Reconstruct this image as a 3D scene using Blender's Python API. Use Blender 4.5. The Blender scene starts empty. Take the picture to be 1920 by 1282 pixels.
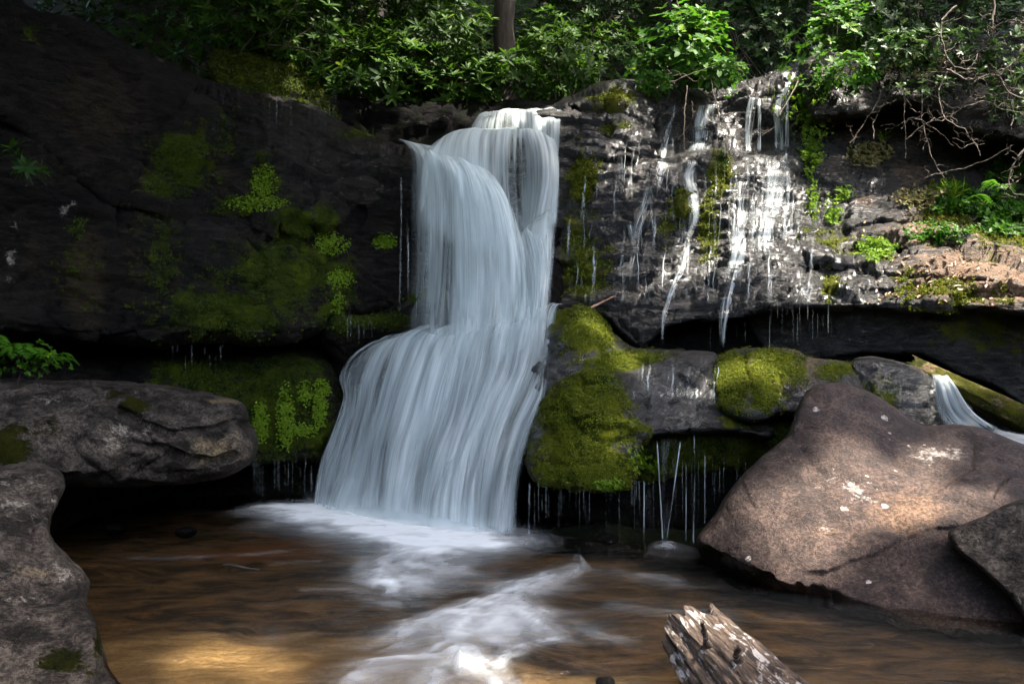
import bpy, math, random
import numpy as np
from mathutils import Vector

R_ = math.radians
scene = bpy.context.scene
COL = scene.collection
rng = np.random.default_rng(7)
random.seed(7)

# ------------------------------------------------------------------ camera, world, sun, exposure
F, CX, CY, H = 1493.33, 960.0, 705.0, 1.6          # focal length in photo pixels, optical centre, eye height
cd = bpy.data.cameras.new('camera'); cam = bpy.data.objects.new('camera', cd); COL.objects.link(cam)
cd.lens = 28; cd.sensor_width = 36; cd.sensor_fit = 'HORIZONTAL'
cd.shift_y = (CY - 641.0) / 1920.0
cd.clip_start = 0.05; cd.clip_end = 500
cam.location = (0, 0, H); cam.rotation_euler = (R_(90), 0, 0)
scene.camera = cam

SUN = Vector((0.40, -0.22, 0.89)).normalized()      # direction towards the sun
world = bpy.data.worlds.new('World'); scene.world = world; world.use_nodes = True
wn = world.node_tree; wn.nodes.clear()
sky = wn.nodes.new('ShaderNodeTexSky'); sky.sky_type = 'NISHITA'; sky.sun_disc = False
sky.sun_elevation = math.asin(SUN.z); sky.sun_rotation = math.atan2(SUN.x, SUN.y)
sky.air_density = 1.0; sky.dust_density = 4.0; sky.ozone_density = 1.0
bg = wn.nodes.new('ShaderNodeBackground'); bg.inputs[1].default_value = 0.15
wo = wn.nodes.new('ShaderNodeOutputWorld')
wn.links.new(sky.outputs[0], bg.inputs[0]); wn.links.new(bg.outputs[0], wo.inputs[0])
sl = bpy.data.lights.new('sun', 'SUN'); sl.energy = 3.2; sl.angle = R_(1.5); sl.color = (1.0, 0.93, 0.82)
so = bpy.data.objects.new('sun', sl); COL.objects.link(so)
so.rotation_euler = (-SUN).to_track_quat('-Z', 'Y').to_euler(); so.location = (6, -4, 14)
scene.view_settings.view_transform = 'Standard'; scene.view_settings.look = 'None'
scene.view_settings.exposure = 2.88; scene.view_settings.gamma = 1.0
scene.render.engine = 'CYCLES'
scene.cycles.use_denoising = True
scene.cycles.max_bounces = 6; scene.cycles.transparent_max_bounces = 24
scene.cycles.diffuse_bounces = 3; scene.cycles.glossy_bounces = 2; scene.cycles.transmission_bounces = 3
scene.cycles.caustics_reflective = False; scene.cycles.caustics_refractive = False
scene.cycles.sample_clamp_indirect = 3.0

# ------------------------------------------------------------------ numeric helpers
def P(u, v, Y):
    u = np.asarray(u, float); v = np.asarray(v, float); Y = np.asarray(Y, float)
    return np.stack([(u - CX) / F * Y, Y + 0 * u, H - (v - CY) / F * Y], -1)

def hash3(ix, iy, iz, s=0):
    n = (ix.astype(np.int64) * 374761393 + iy.astype(np.int64) * 668265263 + iz.astype(np.int64) * 2147483647 + s * 974634777) & 0xFFFFFFFF
    n = ((n ^ (n >> 13)) * 1274126177) & 0xFFFFFFFF
    n = ((n ^ (n >> 16)) * 2246822519) & 0xFFFFFFFF
    n ^= n >> 15
    return (n & 0xFFFFFF) / float(0xFFFFFF)

def vnoise(p, s=0):
    i = np.floor(p).astype(np.int64); f = p - i
    f = f * f * f * (f * (f * 6 - 15) + 10)
    x, y, z = i[..., 0], i[..., 1], i[..., 2]; fx, fy, fz = f[..., 0], f[..., 1], f[..., 2]
    r = 0
    for dx in (0, 1):
        for dy in (0, 1):
            for dz in (0, 1):
                w = (fx if dx else 1 - fx) * (fy if dy else 1 - fy) * (fz if dz else 1 - fz)
                r = r + w * hash3(x + dx, y + dy, z + dz, s)
    return r * 2 - 1

def fbm(p, octs=4, s=0, gain=0.5, ridge=False):
    a, t, out = 1.0, 0.0, 0
    for k in range(octs):
        n = vnoise(p * (2.03 ** k) + 17.3 * k, s + k)
        if ridge: n = 1 - 2 * np.abs(n)
        out = out + a * n; t += a; a *= gain
    return out / t

def facets(p, s=0):
    """tilted flat plates: every cell of a jittered lattice has its own height and slope"""
    i0 = np.floor(p).astype(np.int64)
    best = np.full(p.shape[:-1], 1e9); second = best.copy(); h = np.zeros(p.shape[:-1])
    for dx in (-1, 0, 1):
        for dy in (-1, 0, 1):
            for dz in (-1, 0, 1):
                c = i0 + np.array([dx, dy, dz])
                j = np.stack([hash3(c[..., 0], c[..., 1], c[..., 2], s + q) for q in (1, 2, 3)], -1)
                d = p - (c + j)
                dd = (d * d).sum(-1)
                g = np.stack([hash3(c[..., 0], c[..., 1], c[..., 2], s + q) for q in (4, 5, 6)], -1) - 0.5
                hh = hash3(c[..., 0], c[..., 1], c[..., 2], s + 7) - 0.5 + (g * d).sum(-1) * 1.6
                m = dd < best
                second = np.where(m, best, np.minimum(second, dd))
                h = np.where(m, hh, h); best = np.where(m, dd, best)
    edge = np.sqrt(second) - np.sqrt(best)
    return h, edge

def sstep(a, b, x):
    t = np.clip((x - a) / (b - a), 0, 1); return t * t * (3 - 2 * t)

def cr(pts, n, closed=False):
    """Catmull-Rom through pts (k, d) at n samples"""
    pts = np.asarray(pts, float); k = len(pts)
    if k == 1: return np.repeat(pts, n, 0)
    segs = k if closed else k - 1
    t = np.linspace(0, segs, n, endpoint=not closed); i = np.minimum(t.astype(int), segs - 1); f = (t - i)[:, None]
    if closed: g = lambda q: pts[q % k]
    else: g = lambda q: pts[np.clip(q, 0, k - 1)]
    p0, p1, p2, p3 = g(i - 1), g(i), g(i + 1), g(i + 2)
    return 0.5 * ((2 * p1) + (-p0 + p2) * f + (2 * p0 - 5 * p1 + 4 * p2 - p3) * f ** 2 + (-p0 + 3 * p1 - 3 * p2 + p3) * f ** 3)

class TPS:
    def __init__(s, ctrl, smooth=1e-4):
        c = np.asarray(ctrl, float); s.x = c[:, :2] / 1000; n = len(c)
        K = s.k(s.x[:, None] - s.x[None]) + smooth * np.eye(n)
        Q = np.hstack([np.ones((n, 1)), s.x]); A = np.zeros((n + 3, n + 3))
        A[:n, :n] = K; A[:n, n:] = Q; A[n:, :n] = Q.T
        s.w = np.linalg.solve(A, np.concatenate([c[:, 2], np.zeros(3)]))
    @staticmethod
    def k(d):
        r = np.sqrt((d * d).sum(-1)); return r ** 2 * np.log(r + 1e-9)
    def __call__(s, u, v):
        x = np.stack([u, v], -1) / 1000; out = s.w[-3] + s.w[-2] * x[..., 0] + s.w[-1] * x[..., 1]
        for q, w in zip(s.x, s.w[:-3]): out = out + w * s.k(x - q)
        return out

def seg_dist(px, py, pts, closed=False):
    """distance to a polyline, nearest point"""
    A = pts; B = np.roll(pts, -1, 0)
    if not closed: A, B = pts[:-1], pts[1:]
    best = np.full(px.shape, 1e18); nx = np.zeros(px.shape); ny = np.zeros(px.shape)
    for (ax, ay), (bx, by) in zip(A, B):
        dx, dy = bx - ax, by - ay; L = dx * dx + dy * dy + 1e-9
        t = np.clip(((px - ax) * dx + (py - ay) * dy) / L, 0, 1)
        qx, qy = ax + t * dx, ay + t * dy
        d = (px - qx) ** 2 + (py - qy) ** 2
        m = d < best
        best = np.where(m, d, best); nx = np.where(m, qx, nx); ny = np.where(m, qy, ny)
    return np.sqrt(best), nx, ny

def inside(px, py, poly):
    r = np.zeros(px.shape, bool); A = poly; B = np.roll(poly, -1, 0)
    for (ax, ay), (bx, by) in zip(A, B):
        if ay == by: continue
        c = ((ay > py) != (by > py)) & (px < (bx - ax) * (py - ay) / (by - ay) + ax)
        r ^= c
    return r

# ------------------------------------------------------------------ objects
def mesh(name, V, faces, mat=None, attrs=None, uv=None, smooth=True, parent=None, origin=True):
    """faces: list of int arrays (m, 3) or (m, 4)"""
    V = np.asarray(V, np.float64).reshape(-1, 3)
    if not isinstance(faces, (list, tuple)): faces = [faces]
    faces = [np.asarray(f, np.int32) for f in faces if len(f)]
    me = bpy.data.meshes.new(name)
    org = np.zeros(3)
    if parent is not None: org = np.array(parent.location)
    elif origin:
        org = np.array([(V[:, 0].min() + V[:, 0].max()) / 2, (V[:, 1].min() + V[:, 1].max()) / 2, V[:, 2].min()])
    me.vertices.add(len(V)); me.vertices.foreach_set('co', (V - org).astype(np.float32).ravel())
    loops = np.concatenate([f.ravel() for f in faces]); cnt = np.concatenate([np.full(len(f), f.shape[1]) for f in faces])
    me.loops.add(len(loops)); me.loops.foreach_set('vertex_index', loops)
    me.polygons.add(len(cnt)); me.polygons.foreach_set('loop_start', np.concatenate([[0], np.cumsum(cnt)[:-1]]).astype(np.int32))
    me.polygons.foreach_set('loop_total', cnt.astype(np.int32))
    me.polygons.foreach_set('use_smooth', np.full(len(cnt), smooth))
    for k, a in (attrs or {}).items():
        at = me.attributes.new(k, 'FLOAT', 'POINT'); at.data.foreach_set('value', np.asarray(a, np.float32).ravel())
    if uv is not None:
        l = me.uv_layers.new(name='flow'); l.data.foreach_set('uv', np.asarray(uv, np.float32)[loops].ravel())
    me.update(calc_edges=True); me.validate()
    if mat: me.materials.append(mat)
    o = bpy.data.objects.new(name, me); COL.objects.link(o)
    if parent is not None: o.parent = parent
    else: o.location = org
    return o

def tag(o, label, cat, group=None, kind=None):
    o['label'] = label; o['category'] = cat
    if group: o['group'] = group
    if kind: o['kind'] = kind
    return o

def empty(name, loc, label=None, cat=None, group=None):
    o = bpy.data.objects.new(name, None); COL.objects.link(o); o.location = Vector([float(c) for c in loc])
    if label: tag(o, label, cat, group)
    return o

def grid_normals(V, faces):
    N = np.zeros_like(V)
    for f in faces:
        a, b, c = V[f[:, 0]], V[f[:, 1]], V[f[:, 2]]
        n = np.cross(b - a, c - a)
        if f.shape[1] == 4: n = np.cross(V[f[:, 2]] - a, V[f[:, 3]] - b)
        for k in range(f.shape[1]): np.add.at(N, f[:, k], n)
    return N / (np.linalg.norm(N, axis=1, keepdims=True) + 1e-12)

def blobs(u, v, lst, base=0.0):
    r = np.full(u.shape, float(base))
    for b in lst:
        bu, bv, ru, rv, s = b[:5]
        d = ((u - bu) / ru) ** 2 + ((v - bv) / rv) ** 2
        g = np.exp(-d * 1.1) * s
        r = np.where(s > 0, np.maximum(r, g), r + g)
    return np.clip(r, 0, 1)

def slab(name, poly, ctrl, mat, step=4, R=45, T=0.5, Rb=None, Tb=None, back=0.9, amp=0.05, freq=1.2, fac=0.0, facf=(1.5, 1.5, 3),
         strata=0.0, sper=0.22, tilt=0.0, cracks=(), bumps=(), folds=(), moss=(), pale=(), wet=(), tan=(), mossb=0, paleb=0, wetb=0, tanb=0,
         jit=4.0, seed=0, fine=0.012):
    poly = np.asarray(poly, float); n = len(poly)
    pl = cr(poly, n * 6, True)
    q = np.stack([pl[:, 0] / 60, pl[:, 1] / 60, np.full(len(pl), seed * 3.1)], -1)
    pl = pl + jit * np.stack([fbm(q, 3, seed), fbm(q + 50, 3, seed + 9)], -1)
    lo, hi = pl.min(0) - step, pl.max(0) + step
    us = np.arange(lo[0], hi[0] + step, step); vs = np.arange(lo[1], hi[1] + step, step)
    U, Vv = np.meshgrid(us, vs); nu, nv = len(us), len(vs)
    ins = inside(U, Vv, pl)
    cell = ins[:-1, :-1] | ins[1:, :-1] | ins[:-1, 1:] | ins[1:, 1:]
    ci, cj = np.nonzero(cell)
    quads = np.stack([ci * nu + cj, (ci + 1) * nu + cj, (ci + 1) * nu + cj + 1, ci * nu + cj + 1], -1)
    used = np.unique(quads); remap = np.full(nu * nv, -1); remap[used] = np.arange(len(used))
    quads = remap[quads]
    u = U.ravel()[used]; v = Vv.ravel()[used]; inn = ins.ravel()[used]
    d, nx, ny = seg_dist(u, v, pl, True)
    dyn = (v - ny) / (d + 1e-6)
    snap = (~inn)
    u = np.where(snap, nx, u); v = np.where(snap, ny, v); d = np.where(snap, 0, d)
    w = sstep(-0.6, 0.6, dyn)                       # 1: nearest edge is the top one
    w = np.where(snap, 1 - w, w)
    Rb = R if Rb is None else Rb; Tb = T if Tb is None else Tb
    RR = Rb + (R - Rb) * w; TT = Tb + (T - Tb) * w
    x = 1 - np.clip(d / RR, 0, 1)
    base = TPS(ctrl)(u, v)
    Y = base + TT * (1 - np.sqrt(np.clip(1 - x ** 2.2, 0, 1)))
    for b in bumps:
        bu, bv, ru, rv, a = b
        Y = Y - a * np.exp(-(((u - bu) / ru) ** 2 + ((v - bv) / rv) ** 2))
    for pts, k_ in folds:
        pts = np.asarray(pts, float); Y = Y + k_ * np.clip(v + 4 * vnoise(np.stack([u / 14, 0 * u, 0 * u + seed], -1)) - np.interp(u, pts[:, 0], pts[:, 1]), 0, 400)
    wob = 5 * fbm(np.stack([u / 30, v / 30, 0 * u + seed], -1), 3, 3)
    for c in cracks:
        pts, wd, dp = c[:3]
        dd, _, cy = seg_dist(u + wob, v + wob * 0.6, np.asarray(pts, float))
        s = np.exp(-(dd / wd) ** 2)
        Y = Y + dp * s
        if len(c) > 3:                              # a step: the rock below the crack sits further back
            Y = Y + c[3] * sstep(-wd, wd * 2, (v - cy)) * np.exp(-(dd / c[4]) ** 2)
    V = P(u, v, Y)
    faces = [quads]
    Nn = grid_normals(V, faces)
    p = V.copy(); p[:, 2] += tilt * p[:, 0]
    D = amp * fbm(p * freq, 4, seed + 11)
    D += fine * fbm(p * np.array([7, 7, 11]), 3, seed + 31)
    if fac:
        pw = p + 0.12 * np.stack([fbm(p * 2, 2, 71), fbm(p * 2, 2, 72), fbm(p * 2, 2, 73)], -1)
        h, e = facets(pw * np.array(facf), seed); D += fac * h - fac * 0.5 * np.exp(-(e / 0.07) ** 2)
        h, e = facets(pw * np.array(facf) * 2.7 + 9, seed + 5); D += fac * 0.35 * h - fac * 0.18 * np.exp(-(e / 0.09) ** 2)
    if strata:
        z = p[:, 2] + 0.14 * fbm(p * np.array([0.7, 0.7, 0.7]), 3, seed + 51)
        ph = z / sper + 0.5 * vnoise(p * 0.6, 5); fr = ph - np.floor(ph)
        lay = hash3(np.floor(ph), 0 * ph, 0 * ph, 77) + 0.25
        D += strata * lay * (np.minimum(fr * 5, 1) * (1 - 0.75 * fr) - 0.4)
        ph = z / (sper * 0.31) + 0.8; fr = ph - np.floor(ph)
        D += strata * 0.28 * (np.minimum(fr * 4, 1) * (1 - 0.7 * fr) - 0.4) * (vnoise(p * 1.3, 8) > -0.2)
    D = D * (0.30 + 0.70 * sstep(0, 14, d))
    V = V + Nn * D[:, None]
    # close the back so that the rock is a solid
    ed = np.concatenate([quads[:, [k, (k + 1) % 4]] for k in range(4)])
    key = np.sort(ed, 1); kk = key[:, 0] * len(V) + key[:, 1]
    uq, idx, cn = np.unique(kk, return_index=True, return_counts=True)
    be = ed[idx[cn == 1]]
    bv = np.unique(be); m2 = np.full(len(V), -1); m2[bv] = np.arange(len(bv))
    n0 = len(V); B = V[bv]
    bu = CX + B[:, 0] * F / B[:, 1]; bw = CY + (H - B[:, 2]) * F / B[:, 1]; cu, cw = bu.mean(), bw.mean()
    r1 = P(cu + (bu - cu) * .92, cw + (bw - cw) * .92, B[:, 1] + back * .6)
    r2 = P(cu + (bu - cu) * .5, cw + (bw - cw) * .5, B[:, 1] * .5 + B[:, 1].mean() * .5 + back)
    V = np.vstack([V, r1, r2, r2.mean(0)[None]])
    k = len(bv); a, b = be[:, 0], be[:, 1]
    q1 = np.stack([b, a, n0 + m2[a], n0 + m2[b]], -1); q2 = np.stack([n0 + m2[b], n0 + m2[a], n0 + k + m2[a], n0 + k + m2[b]], -1)
    t3 = np.stack([n0 + k + m2[b], n0 + k + m2[a], np.full(len(a), n0 + 2 * k)], -1)
    def ex(a_): return np.concatenate([a_, a_[bv], a_[bv], [a_.mean()]])
    at = {'moss': ex(blobs(u, v, moss, mossb)), 'pale': ex(blobs(u, v, pale, paleb)), 'wet': ex(blobs(u, v, wet, wetb)), 'tan': ex(blobs(u, v, tan, tanb))}
    return mesh(name, V, [np.vstack([quads, q1, q2]), t3], mat, at)

# ------------------------------------------------------------------ node helpers
class NT:
    def __init__(s, name):
        s.m = bpy.data.materials.new(name); s.m.use_nodes = True; s.t = s.m.node_tree; s.t.nodes.clear()
        s.out = s.n('ShaderNodeOutputMaterial')
    def n(s, ty, **kw):
        nd = s.t.nodes.new(ty)
        for k, v in kw.items():
            if k.startswith('i_'): s.set(nd, k[2:].replace('_', ' '), v)
            else: setattr(nd, k, v)
        return nd
    def set(s, nd, key, v):
        sk = nd.inputs[key]
        if hasattr(v, 'is_output') or isinstance(v, bpy.types.NodeSocket): s.t.links.new(v, sk)
        else:
            if isinstance(v, (tuple, list)) and len(v) == 3 and sk.type == 'RGBA': v = (*v, 1)
            sk.default_value = v
    def noise(s, vec, scale, det=4, rough=0.55, dist=0, lac=2.0):
        nd = s.n('ShaderNodeTexNoise'); s.set(nd, 'Vector', vec)
        for k, v in (('Scale', scale), ('Detail', det), ('Roughness', rough), ('Distortion', dist)): nd.inputs[k].default_value = v
        return nd.outputs[0]
    def voro(s, vec, scale, feat='F1', out=0, rnd=1):
        nd = s.n('ShaderNodeTexVoronoi', feature=feat); s.set(nd, 'Vector', vec); nd.inputs['Scale'].default_value = scale
        nd.inputs['Randomness'].default_value = rnd
        return nd.outputs[out]
    def mp(s, vec, scale=(1, 1, 1), loc=(0, 0, 0), rot=(0, 0, 0)):
        nd = s.n('ShaderNodeMapping'); s.set(nd, 'Vector', vec)
        nd.inputs['Scale'].default_value = scale; nd.inputs['Location'].default_value = loc; nd.inputs['Rotation'].default_value = rot
        return nd.outputs[0]
    def m_(s, op, a, b=0.0, c=0.0, clamp=False):
        nd = s.n('ShaderNodeMath', operation=op, use_clamp=clamp)
        for i, v in enumerate((a, b, c)):
            s.set(nd, i, v)
        return nd.outputs[0]
    def ramp(s, x, a, b, lo=0.0, hi=1.0, smooth=True):
        nd = s.n('ShaderNodeMapRange'); nd.interpolation_type = 'SMOOTHSTEP' if smooth else 'LINEAR'
        s.set(nd, 'Value', x)
        for k, v in (('From Min', a), ('From Max', b), ('To Min', lo), ('To Max', hi)): s.set(nd, k, v)
        return nd.outputs[0]
    def mix(s, f, a, b):
        nd = s.n('ShaderNodeMix', data_type='RGBA')
        s.set(nd, 0, f)
        for k, v in ((6, a), (7, b)):
            if isinstance(v, (tuple, list)): nd.inputs[k].default_value = (*v[:3], 1)
            else: s.t.links.new(v, nd.inputs[k])
        return nd.outputs[2]
    def attr(s, name):
        return s.n('ShaderNodeAttribute', attribute_name=name).outputs['Fac']
    def bump(s, h, dist, strength=1.0, nrm=None):
        nd = s.n('ShaderNodeBump'); s.set(nd, 'Height', h); nd.inputs['Distance'].default_value = dist; nd.inputs['Strength'].default_value = strength
        if nrm is not None: s.set(nd, 'Normal', nrm)
        return nd.outputs[0]
    def coord(s): return s.n('ShaderNodeTexCoord').outputs['Object']
    def geo(s, k='Position'): return s.n('ShaderNodeNewGeometry').outputs[k]
    def finish(s, sh): s.t.links.new(sh, s.out.inputs[0]); return s.m

def rock_mat(name, dark=(0.028, 0.026, 0.026), light=(0.10, 0.092, 0.085), tan=(0.17, 0.12, 0.075), pale=(0.42, 0.38, 0.33),
             rough=0.55, wetrough=0.2, spots=0.0, sc=1.0, bumpd=0.02, m1=(0.030, 0.050, 0.006), m2=(0.10, 0.115, 0.010), strat=3.0, grit=0.5, tex=1.0, coat=1.0, spec=0.4):
    s = NT(name); c = s.geo()
    st = s.mp(c, (1, 1, strat))
    n1 = s.noise(c, 1.6 * sc, 6, 0.6); n2 = s.noise(st, 6 * sc, 8, 0.65, 0.4); n3 = s.noise(c, 38, 5, 0.7); n4 = s.noise(c, 130, 2, 0.6)
    f = s.ramp(s.m_('ADD', s.m_('MULTIPLY', n1, 0.4), s.m_('MULTIPLY', n2, 0.6)), 0.40, 0.62)
    col = s.mix(f, dark, light)
    col = s.mix(s.ramp(n3, 0.35, 0.75, 0.0, 0.55), col, s.mix(0.5, col, (0.01, 0.009, 0.009)))
    # tan / brown stain; on the right slope it also carries warm sunlight
    ta = s.attr('tan'); tf = s.ramp(s.m_('ADD', ta, s.m_('MULTIPLY', s.m_('SUBTRACT', n2, 0.5), 1.1)), 0.30, 0.75)
    col = s.mix(s.m_('MULTIPLY', tf, 0.9), col, s.mix(s.ramp(n3, 0.3, 0.7), tan, s.mix(0.5, tan, light)))
    if spots or not coat: col = s.mix(s.ramp(n4, .48, .68, 0, .22), col, s.mix(.5, col, pale))
    # pale patches: crusty lichen, and brightness painted on two boulders
    pa = s.attr('pale')
    lich_lit = s.ramp(s.m_('ADD', s.m_('MULTIPLY', pa, 0.55), s.m_('MULTIPLY', s.m_('SUBTRACT', s.noise(c, 9, 8, 0.72, 0.3), 0.5), 1.6)), 0.30, 0.52)
    lich_lit = s.m_('MULTIPLY', lich_lit, s.ramp(pa, 0.02, 0.25))
    lich_lit2 = s.m_('MULTIPLY', lich_lit, s.ramp(n4, 0.30, 0.60, 0.25, 1.0))
    col = s.mix(s.m_('MULTIPLY', lich_lit2, 0.85), col, pale)
    if spots:
        wv = s.n('ShaderNodeVectorMath', operation='ADD'); s.set(wv, 0, c)
        nc = s.n('ShaderNodeTexNoise'); s.set(nc, 'Vector', c); nc.inputs['Scale'].default_value = 22; nc.inputs['Detail'].default_value = 4
        vm = s.n('ShaderNodeVectorMath', operation='SCALE'); s.set(vm, 0, nc.outputs['Color']); vm.inputs['Scale'].default_value = 0.05; s.set(wv, 1, vm.outputs[0])
        vd = s.n('ShaderNodeTexVoronoi'); s.set(vd, 'Vector', wv.outputs[0]); vd.inputs['Scale'].default_value = 6.5
        sp = s.n('ShaderNodeSeparateColor'); s.set(sp, 0, vd.outputs['Color'])
        rad = s.ramp(sp.outputs[0], 0.40, 1.0, 0.0, 0.24, False)
        k = s.m_('MULTIPLY', s.ramp(s.m_('SUBTRACT', rad, vd.outputs['Distance']), 0.0, 0.03), s.ramp(s.noise(c, 1.7, 2), 0.36, 0.5, 0.0, spots))
        col = s.mix(s.m_('MULTIPLY', k, s.ramp(n4, 0.25, 0.5, 0.3, 1.0)), col, pale)
    we = s.attr('wet'); dk = s.ramp(n3, 0.42, 0.60); col = s.mix(s.m_('MULTIPLY', s.m_('SUBTRACT', 1.0, dk), 0.55 if coat else 0.72), col, (dark[0] * .4, dark[1] * .4, dark[2] * .4))
    col = s.mix(s.m_('MULTIPLY', s.ramp(we, .2, .8), 0.5 * min(1, coat * 2)), col, s.mix(0.75, col, (0.004, 0.004, 0.004)))
    # moss: grows where the patches are, thicker in the hollows of the noise
    mo = s.attr('moss')
    mn = s.noise(c, 5, 9, 0.72); mn2 = s.noise(c, 26, 5, 0.75)
    mf = s.m_('ADD', mo, s.m_('ADD', s.m_('MULTIPLY', s.m_('SUBTRACT', mn, 0.5), 1.5), s.m_('MULTIPLY', s.m_('SUBTRACT', mn2, 0.5), 0.9)))
    mf = s.m_('MULTIPLY', s.ramp(mf, 0.30, 0.50), s.ramp(mo, 0.03, 0.2))
    mtint = s.ramp(s.m_('ADD', s.m_('MULTIPLY', s.noise(c, 3.1, 5, 0.6), 0.6), s.m_('MULTIPLY', s.noise(c, 60, 4, 0.7), 0.4)), 0.38, 0.64)
    mc = s.mix(mtint, m1, m2)
    col = s.mix(mf, col, mc)
    # bump
    hb = s.m_('ADD', s.m_('MULTIPLY', n2, 1.6 * tex), s.m_('ADD', s.m_('MULTIPLY', n3, 0.65), s.m_('MULTIPLY', n4, 0.25)))
    cr1 = s.ramp(s.noise(s.mp(c, (1, 1, strat * 1.3)), 3.3, 3, 0.5, 0.9), 0.485, 0.515); cr1 = s.m_('ABSOLUTE', s.m_('SUBTRACT', cr1, 0.5))
    hb = s.m_('ADD', hb, s.m_('MULTIPLY', cr1, 0.7 * tex))
    b1 = s.bump(hb, bumpd, 0.9)
    hm = s.m_('ADD', s.noise(c, 45, 5, 0.8), s.m_('MULTIPLY', s.noise(c, 210, 3, 0.8), 0.7))
    b2 = s.bump(hm, 0.035, 1.0)
    we = s.attr('wet')
    p = s.n('ShaderNodeBsdfPrincipled'); s.set(p, 'Base Color', col)
    rr = s.ramp(s.m_('ADD', we, s.m_('MULTIPLY', s.m_('SUBTRACT', n2, 0.5), 0.8)), 0.25, 0.7, rough, wetrough)
    s.set(p, 'Roughness', rr); s.set(p, 'Normal', b1); p.inputs['Specular IOR Level'].default_value = spec
    s.set(p, 'Coat Weight', s.m_('MULTIPLY', s.ramp(we, 0.15, 0.8), coat)); p.inputs['Coat Roughness'].default_value = 0.10; s.set(p, 'Coat Normal', s.bump(s.m_('ADD', n3, s.m_('MULTIPLY', n2, 1.5)), bumpd * 1.3, 1.0))
    pm = s.n('ShaderNodeBsdfPrincipled'); s.set(pm, 'Base Color', mc); pm.inputs['Roughness'].default_value = 0.85; s.set(pm, 'Normal', b2)
    pm.inputs['Specular IOR Level'].default_value = 0.08
    mx = s.n('ShaderNodeMixShader'); s.set(mx, 0, mf); s.t.links.new(p.outputs[0], mx.inputs[1]); s.t.links.new(pm.outputs[0], mx.inputs[2])
    return s.finish(mx.outputs[0])

def water_mat(name, col=(0.78, 0.87, 0.885), fu=14.0, fv=0.5, lo=0.30, hi=0.72, soft=0.9, gloss=0.05, base=0.74):
    s = NT(name)
    uvn = s.n('ShaderNodeUVMap', uv_map='flow').outputs[0]
    a = s.noise(s.mp(uvn, (fu, fv, 1)), 1.0, 5, 0.6, 0.15); b = s.noise(s.mp(uvn, (fu * 4.3, fv * 1.2, 1), (3, 5, 0)), 1.0, 3, 0.6); c2 = s.noise(s.mp(uvn, (fu * 0.22, fv * 0.7, 1), (9, 2, 0)), 1.0, 2, 0.5)
    n = s.m_('ADD', s.m_('MULTIPLY', a, 0.36), s.m_('ADD', s.m_('MULTIPLY', b, 0.16), s.m_('MULTIPLY', c2, 0.48)))
    de = s.attr('dens')
    al = s.m_('MULTIPLY', de, s.m_('ADD', base, s.m_('MULTIPLY', s.ramp(n, lo, hi, -0.6 * soft, 0.6 * soft, False), s.m_('SUBTRACT', 2.3, s.m_('MULTIPLY', de, 1.4)))), clamp=True)
    bp = s.bump(n, 0.05, 0.35)
    d = s.n('ShaderNodeBsdfDiffuse'); s.set(d, 'Color', col); s.set(d, 'Normal', bp)
    t = s.n('ShaderNodeBsdfTranslucent'); s.set(t, 'Color', col); s.set(t, 'Normal', bp)
    m1 = s.n('ShaderNodeMixShader'); m1.inputs[0].default_value = 0.42
    s.t.links.new(d.outputs[0], m1.inputs[1]); s.t.links.new(t.outputs[0], m1.inputs[2])
    g = s.n('ShaderNodeBsdfGlossy'); g.inputs['Roughness'].default_value = 0.35; s.set(g, 'Normal', bp)
    m2 = s.n('ShaderNodeMixShader'); m2.inputs[0].default_value = gloss
    s.t.links.new(m1.outputs[0], m2.inputs[1]); s.t.links.new(g.outputs[0], m2.inputs[2])
    tr = s.n('ShaderNodeBsdfTransparent')
    m3 = s.n('ShaderNodeMixShader'); s.set(m3, 0, al); s.t.links.new(tr.outputs[0], m3.inputs[1]); s.t.links.new(m2.outputs[0], m3.inputs[2])
    return s.finish(m3.outputs[0])

def leaf_mat(name, c1, c2, c3=None, rough=0.4, trans=0.35, bark=False):
    s = NT(name); r = s.attr('rnd')
    col = s.mix(r, c1, c2)
    if c3: col = s.mix(s.ramp(r, 0.86, 0.97), col, c3)
    col = s.mix(s.ramp(s.noise(s.geo(), 30, 3), 0.3, 0.7, 0, 0.4), col, s.mix(0.5, col, (0.01, 0.02, 0.005)))
    p = s.n('ShaderNodeBsdfPrincipled'); s.set(p, 'Base Color', col); p.inputs['Roughness'].default_value = rough; p.inputs['Specular IOR Level'].default_value = .2
    if not trans: return s.finish(p.outputs[0])
    t = s.n('ShaderNodeBsdfTranslucent'); s.set(t, 'Color', s.mix(0.5, col, c2))
    m = s.n('ShaderNodeMixShader'); m.inputs[0].default_value = trans
    s.t.links.new(p.outputs[0], m.inputs[1]); s.t.links.new(t.outputs[0], m.inputs[2])
    return s.finish(m.outputs[0])

def plain_mat(name, c1, c2, sc=8, rough=0.8, bumpd=0.01, stretch=(1, 1, 1)):
    s = NT(name); c = s.mp(s.coord(), stretch); n = s.noise(c, sc, 6, 0.65)
    p = s.n('ShaderNodeBsdfPrincipled'); s.set(p, 'Base Color', s.mix(s.ramp(n, 0.35, 0.65), c1, c2)); p.inputs['Roughness'].default_value = rough
    s.set(p, 'Normal', s.bump(n, bumpd)); return s.finish(p.outputs[0])

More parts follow.
